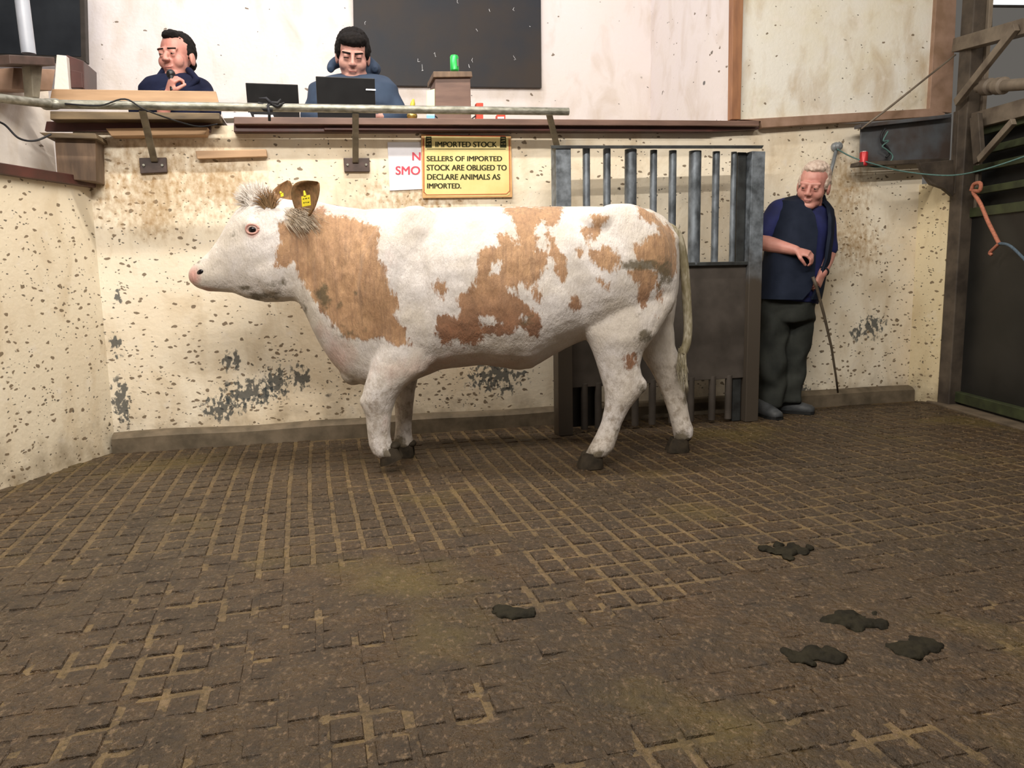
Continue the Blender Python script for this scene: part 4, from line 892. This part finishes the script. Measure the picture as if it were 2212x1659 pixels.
def head_extra(M,parent,hair,hairs,skin='skin',lid=True,brow=True,closed=False):
    R3=M.to_3x3(); sc_=R3.col[0].length; Rn=Matrix([[R3[i][j]/sc_ for j in range(3)] for i in range(3)])
    m=MB()
    for c,r in hairs: m.ell(M@V(c),tuple(q*sc_ for q in r),Rn)
    mb=fuse(m,.006,3); a=mb.a
    for i,p in enumerate(mb.v): mb.v[i]=p+V((mnoise.noise(p*55),mnoise.noise(p*55+V((9,0,0))),mnoise.noise(p*70)))*.006
    emit('hair',mb,MT[hair],parent=parent,smooth=True)
    for g in (-1,1):
        if closed: emit('eyelash',MB().cap(M@V((g*.020,-.0965,.000)),.0022*sc_,M@V((g*.043,-.0925,-.001)),.0018*sc_),MT['hairdark'],parent=parent,smooth=True); emit('eyebrow',MB().cap(M@V((g*.014,-.099,.020)),.0045*sc_,M@V((g*.048,-.088,.024)),.0035*sc_),MT[hair],parent=parent,smooth=True); continue
        e=emit('eye',MB().ell(M@V((g*.031,-.0905,.000)),tuple(q*sc_ for q in (.0105,.006,.0030)),Rn),MT['eyew'],parent=parent,smooth=True)
        emit('iris',MB().ell(M@V((g*.031-.002,-.0965,.000)),tuple(q*sc_ for q in (.005,.0025,.0030)),Rn),MT['eyed'],parent=e,smooth=True)
        if brow: emit('eyebrow',MB().cap(M@V((g*.014,-.100,.024)),.0035*sc_,M@V((g*.048,-.088,.025)),.003*sc_),MT[hair],parent=parent,smooth=True)
    m=MB().cap(M@V((-.018,-.0945,-.063)),.0024*sc_,M@V((.018,-.0945,-.063)),.0024*sc_); m.ell(M@V((0,-.0955,-.0635)),tuple(q*sc_ for q in (.016,.004,.003)),Rn)
    emit('mouth',m,MT['lip'],parent=parent,smooth=True)
def head_mat(c,yaw,pitch,roll,s): return Matrix.Translation(c)@Matrix.Rotation(math.radians(yaw),4,'Z')@Matrix.Rotation(math.radians(pitch),4,'X')@Matrix.Rotation(math.radians(roll),4,'Y')@Matrix.Scale(s,4)
def hand(mb,wrist,dirv,back,curl=.9,s=1.0,thumb=1):
    """palm, four unequal curled fingers and a thumb from the side; dirv: wrist->knuckles, back: back of the hand"""
    d=V(dirv).normalized(); b=(V(back)-d*V(back).dot(d)).normalized(); x=d.cross(b).normalized()*thumb
    w=V(wrist); rings=[]
    for f,hw,ht in ((-.01,.026,.021),(.02,.034,.019),(.055,.042,.016),(.085,.042,.013)): rings.append(ering(w+d*f*s,x*hw*s,b*ht*s,16,2.4))
    mb.loft(rings)
    for k,(off,L) in enumerate(((.031,.070),(.0105,.078),(-.0105,.073),(-.031,.058))):
        p=w+d*.075*s+x*off*s; ang=0; pts=[p]; 
        for seg,frac in enumerate((.42,.32,.26)):
            ang+=curl*(.75 if seg==0 else 1.0); dd=d*math.cos(ang)-b*math.sin(ang); p=p+dd*L*frac*s*1.1; pts.append(p)
        mb.chain(pts,[.0095*s,.009*s,.0082*s,.007*s],10)
    p=w+d*.025*s+x*.028*s; q=p+(x*.7+d*.6-b*.35).normalized()*.040*s; r_=q+(d*.8-b*.7+x*.0).normalized()*.030*s; t=r_+(d*.6-b*.8-x*.35).normalized()*.024*s
    mb.chain([p,q,r_,t],[.015*s,.012*s,.010*s,.0085*s],10)
def garment(name,rings,mat,parent,vox=.010,it=5,extra=None,amp=.006,fr=9):
    m=MB()
    for R_ in rings: m.loft(R_)
    if extra: extra(m)
    g=fuse(m,vox,it)
    g.v=[p+V((mnoise.noise(p*fr),mnoise.noise(p*fr+V((7,3,1))),mnoise.noise(p*fr*.7)))*amp for p in g.v]
    return emit(name,g,MT[mat],parent=parent,smooth=True)
# ------------------------------------------------------------------ the drover
DY=G(1700,893).y; D=lambda x,y,o_=0: P(x,y,DY+o_)
dr=thing('person',V((D(1700,893).x,DY,0)),0,'white-haired man in navy gilet, blue T-shirt and grey trousers standing with a stick','person')
def hr(xl,xr,y,dp,o_=0,e=2.3,n=30,dz=0):
    yl,yr=y if isinstance(y,tuple) else (y,y)
    a=D(xl,yl,o_); b=D(xr,yr,o_); c_=(a+b)/2; return ering(c_,(b-a)/2,V((0,dp,dz)),n,e)
hm=head_mat(D(1757,402,-.07),-34,12,9,1.13)
sk=MB(); head_parts(hm,sk,1,1.06)
sk.cap(D(1752,436,-.0),.060,D(1745,455,.03),.075)
sk.loft([hr(1705,1775,(436,446),.07,.03),hr(1680,1788,(450,468),.10,.02),hr(1668,1775,540,.12),hr(1662,1762,620,.12),hr(1662,1755,660,.11)])
# arms
Rsh=D(1684,456,.01); Rel=D(1640,522,-.02); Rwr=D(1718,541,-.20)
Lsh=D(1784,474,.01); Lel=D(1789,548,.0); Lwr=D(1775,592,-.13)
sk.chain([Rsh,Rel],[.062,.052]); sk.chain([Rel,Rel.lerp(Rwr,.35),Rwr],[.050,.048,.031])
sk.chain([Lsh,Lel],[.060,.048]); sk.chain([Lel,Lel.lerp(Lwr,.35),Lwr],[.046,.045,.030])
hand(sk,Rwr,D(1745,548,-.235)-Rwr,V((.1,-.5,.9)),.75,1.02,1)
hand(sk,Lwr,D(1765,618,-.17)-Lwr,V((.75,-.6,.1)),.85,1.0,-1)
bd=fuse(sk,.0048,3); emit('body',bd,MT['skin'],parent=dr,smooth=True)
head_extra(hm,dr,'hairwhite',[((0,.030,.055),(.078,.090,.080)),((0,-.01,.098),(.058,.062,.030)),((.066,.02,.02),(.018,.055,.045)),((-.066,.02,.02),(.018,.055,.045)),((0,.07,-.02),(.06,.045,.06))],brow=False)
# T-shirt with short sleeves
def sl(m):
    m.cap(Rsh+V((.0,0,.0)),.076,D(1653,502,-.01),.070); m.ell(Rsh+V((.03,0,.02)),(.075,.07,.06)); m.cap(Lsh+V((-.02,0,0)),.076,D(1789,535,0),.062)
    m.ell(D(1752,474,-.06),(.07,.05,.04))
garment('t_shirt',[[hr(1712,1776,(432,440),.07,.03),hr(1685,1790,(442,456),.11,.02),hr(1670,1788,(480,495),.14),hr(1660,1776,560,.155),hr(1652,1766,610,.16),hr(1650,1763,(642,657),.158)]],'shirt',dr,extra=sl)
# gilet: open shell round back and sides
def shell(name,rows,mat,parent,th=.018):
    m=MB(); N_=40; outer=[]; inner=[]
    for (xl,xr,y,dp,o_,g0,g1) in rows:
        yl,yr=y if isinstance(y,tuple) else (y,y)
        a=D(xl,yl,o_); b=D(xr,yr,o_); c_=(a+b)/2; A_=(b-a)/2; w_=A_.length; row=[]; row2=[]
        for i in range(N_+1):
            q=math.radians(g0+(g1-g0)*i/N_); cs,sn=math.cos(q),math.sin(q); k=2/2.3
            fx=math.copysign(abs(cs)**k,cs); fy=math.copysign(abs(sn)**k,sn)
            p=c_+A_*fx+V((0,dp*fy,0)); p2=c_+A_*fx*(1-th/w_)+V((0,(dp-th)*fy,0)); nz=mnoise.noise(V((p.x*9,p.y*9,p.z*5)))*.016+mnoise.noise(p*22)*.004
            row.append(p+V((nz,nz,0))); row2.append(p2)
        outer.append(row); inner.append(row2)
    vs=[]; R_=len(rows)
    for r in outer: vs+=r
    for r in inner: vs+=r
    W_=N_+1; K=R_*W_; fs=[]
    for r in range(R_-1):
        for i in range(N_):
            a=r*W_+i; fs.append((a,a+1,a+W_+1,a+W_)); a+=K; fs.append((a,a+W_,a+W_+1,a+1))
        for i in (0,N_): a=r*W_+i; fs.append((a,a+W_,a+W_+K,a+K) if i==0 else (a,a+K,a+W_+K,a+W_))
    for r in (0,R_-1):
        for i in range(N_): a=r*W_+i; fs.append((a,a+K,a+K+1,a+1) if r==0 else (a,a+1,a+K+1,a+K))
    m.add(vs,fs); return emit(name,m,MT[mat],parent=parent,smooth='auto')
# angles: 0 = image right, 90 = back, 180 = image left, 270 = front; the opening lies at front right
shell('gilet',[(1714,1780,(423,430),.080,.03,-62,255),(1692,1790,(428,443),.11,.03,-60,258),(1676,1798,(434,455),.14,.025,-56,262),(1668,1800,(458,478),.165,.01,-54,272),(1662,1797,(495,508),.178,0,-52,280),(1651,1788,560,.187,0,-50,282),(1642,1778,600,.192,0,-56,290),(1638,1772,625,.195,0,-60,288),(1637,1768,645,.19,0,-66,276)],'vest',dr)
shell('collar',[(1726,1780,(412,424),.078,.035,-58,240),(1722,1782,(424,434),.088,.03,-64,250),(1712,1788,(434,446),.10,.02,-70,256)],'vest',dr,.022)
# trousers, shoes
def tr(m):
    m.loft([hr(1642,1702,670,.115,0),hr(1640,1700,720,.105,-.01),hr(1640,1696,780,.095,-.02),hr(1641,1692,840,.090,-.02),hr(1642,1690,878,.088,-.02)])
    m.loft([hr(1690,1757,670,.115,.02),hr(1690,1748,720,.105,.03),hr(1688,1742,780,.095,.03),hr(1684,1734,835,.090,.03),hr(1682,1732,868,.092,.03)])
garment('trousers',[[hr(1646,1764,636,.145),hr(1644,1760,660,.15),hr(1644,1758,690,.13)]],'trouser',dr,extra=tr,amp=.026,fr=8)
emit('belt',MB().tube([p for p in hr(1650,1762,640,.146)]+[hr(1650,1762,640,.146)[0]],.012,6),MT['cable'],parent=dr,smooth=True)
def shoe(x,y,o_,ang,L=.27):
    c_=D(x,y,o_); c_.z=0; d=V((math.cos(ang),math.sin(ang),0)); s_=V((-d.y,d.x,0)); m=MB(); rings=[]; r2=[]
    for f,hw,hz in ((-.42,.030,.055),(-.30,.040,.085),(-.10,.040,.088),(.08,.045,.066),(.28,.049,.050),(.43,.042,.040),(.50,.022,.026)):
        q=c_+d*L*f; rings.append([q+s_*hw*math.cos(a)+V((0,0,.018+hz*max(0,math.sin(a))**.75)) for a in [math.pi*i/10 for i in range(11)]]+[q+s_*(-hw*.9)+V((0,0,.012)),q+s_*(hw*.9)+V((0,0,.012))])
        r2.append([q+s_*sx*hw*1.05+V((0,0,zz)) for sx,zz in ((-1,0),(1,0),(1,.02),(-1,.02))])
    m.loft(rings); o=emit('shoe',m,MT['shoe'],parent=dr,smooth=True); emit('sole',MB().loft(r2),MT['sole'],parent=o)
shoe(1656,895,-.09,math.radians(-75)); shoe(1712,885,.02,math.radians(-28))
m=MB(); N_=18; d_=(Lwr-Lel).normalized(); a_=d_.orthogonal().normalized(); b_=d_.cross(a_); q=Lel.lerp(Lwr,.88)
m.tube([q+(a_*math.cos(t)+b_*math.sin(t))*.035 for t in [2*math.pi*i/N_ for i in range(N_+1)]],.006,6); emit('wristband',m,MT['cable'],parent=dr,smooth=True)
m=MB().tube([D(1756,598,-.22),D(1764,620,-.215),D(1780,680,-.19),D(1796,750,-.14),D(1806,815,-.08),D(1810,848,-.05)],[.011,.010,.009,.008,.007,.006],8)
emit('stick',m,MT['stick'],smooth=True,label='long thin drover stick held downwards in the man’s left hand'.replace('’',''),cat='stick')
# ------------------------------------------------------------------ two men at the rostrum
def sitter(px,py,off,yaw,pitch,roll,s,label,hairs,hair,skin,cloth,rows,sleeves,chub=1,extra=None,hands=(),closed=False):
    c=WB.pt(px,py,off); Y0=c.y; S=lambda x,y,o_=0: P(x,y,Y0+o_)
    t=thing('person',V((c.x,Y0,1.06)),0,label,'person')
    M=head_mat(c,yaw,pitch,roll,s); sk=MB(); head_parts(M,sk,1,chub)
    def hq(xl,xr,y,dp,o_=0,e=2.3): a=S(xl,y,o_); b=S(xr,y,o_); return ering((a+b)/2,(b-a)/2,V((0,dp,0)),30,e)
    rr_=[hq(*r) for r in rows]
    sk.loft([hq(r[0]+22,r[1]-22,r[2]+12,r[3]*.65,*(r[4:5])) for r in rows])
    nb=S((rows[0][0]+rows[0][1])/2,rows[0][2]+4,.02); sk.cap(M@V((0,.03,-.10)),.055*s,nb,.065)
    for (w_,d_,b_,cu,th) in hands: hand(sk,S(*w_),S(*d_)-S(*w_),V(b_),cu,1.0,th); sk.cap(S(*w_),.028,S(*w_)-(S(*d_)-S(*w_)).normalized()*.10,.036)
    emit('body',fuse(sk,.0055,3),MT[skin],parent=t,smooth=True)
    head_extra(M,t,hair,hairs,closed=closed)
    def sx(m):
        for a,ra,b,rb in sleeves: m.cap(S(*a),ra,S(*b),rb)
    garment('jacket' if cloth=='jacket' else 'hoodie',[rr_],cloth,t,extra=sx)
    if extra: extra(t,S,M)
    return t,S,M
def ex1(t,S,M):
    for q_ in (((356,150),(340,172),(362,192)),((408,152),(426,172),(402,192))):
        m=MB().cap(S(*q_[0],-.03),.020,S(*q_[1],-.08),.018).cap(S(*q_[1],-.08),.018,S(*q_[2],-.10),.016)
        emit('collar',fuse(m,.006,3),MT['jacket'],parent=t,smooth=True)
    emit('shirt_front',fuse(MB().ell(S(384,192,-.06),(.07,.05,.07)),.008,2),MT['lip'],parent=t,smooth=True)
sitter(382,124,-.42,-8,4,0,1.14,'dark-haired man in a navy jacket seated at left speaking into a microphone',
 [((0,.030,.055),(.081,.090,.076)),((0,-.022,.098),(.048,.058,.028)),((.062,.030,.03),(.022,.052,.05)),((-.062,.030,.03),(.022,.052,.05)),((0,.08,-.01),(.058,.04,.06))],'hairdark','skin','jacket',
 [(360,412,160,.07,.02),(318,446,172,.12,.02),(303,456,190,.15,.02),(306,454,230,.17,.02),(312,448,290,.17,.02)],
 [((328,192,.03),.058,(304,240,-.05),.06),((436,192,.03),.058,(456,240,-.05),.06),((300,240,-.05),.058,(362,205,-.22),.042)],
 hands=[((364,203,-.24),(370,182,-.25),(-.6,-.6,.1),1.0,1)],extra=ex1)
Y0=WB.pt(380,124,-.42).y
mc=thing('microphone',P(371,190,Y0-.24),0,'black hand-held microphone held at the mouth of the man in the navy jacket','microphone')
emit('grip',MB().tube([P(372,196,Y0-.275),P(370,166,Y0-.235)],[.011,.015],12),MT['black'],parent=mc,smooth='auto')
emit('mic_head',MB().ell(P(369,160,Y0-.225),(.024,.024,.026)),MT['black'],parent=mc,smooth=True)
def ex2(t,S,M):
    m=MB()
    N_=16
    pts=[S(762+48*math.cos(a),150-22*math.sin(a)*(1 if math.sin(a)>0 else .3),.05-.09*(1 if math.sin(a)<0 else -1)*abs(math.sin(a))) for a in [math.pi*(-.05+1.1*i/N_) for i in range(N_+1)]]
    m.tube(pts,[.02+.022*math.sin(math.pi*i/N_) for i in range(N_+1)],12)
    m.ell(S(782,150,.10),(.12,.06,.07)); emit('hood',fuse(m,.008,4),MT['hoodie'],parent=t,smooth=True)
sitter(762,121,-.42,10,20,3,1.2,'dark-haired man in a slate blue hoodie looking down behind a laptop',
 [((0,.030,.050),(.086,.096,.086)),((0,-.045,.078),(.070,.055,.036)),((.068,.015,.03),(.022,.06,.05)),((-.068,.015,.03),(.022,.06,.05)),((0,.08,-.02),(.06,.04,.07))],'hairdark','skin2','hoodie',
 [(742,800,160,.05,.12),(700,842,170,.11,.07),(668,860,188,.16,.03),(664,866,230,.18,.0),(670,860,290,.18,0)],
 [((700,196,.04),.070,(674,252,-.05),.07),((832,194,.04),.070,(860,252,-.05),.068),((862,250,-.05),.066,(822,262,-.2),.045),((672,250,-.05),.066,(700,262,-.2),.045)],
 chub=1.12,closed=True,hands=[((824,254,-.20),(806,252,-.26),(0,-.3,.9),.5,1),((698,258,-.20),(715,256,-.26),(0,-.3,.9),.5,-1)],extra=ex2)
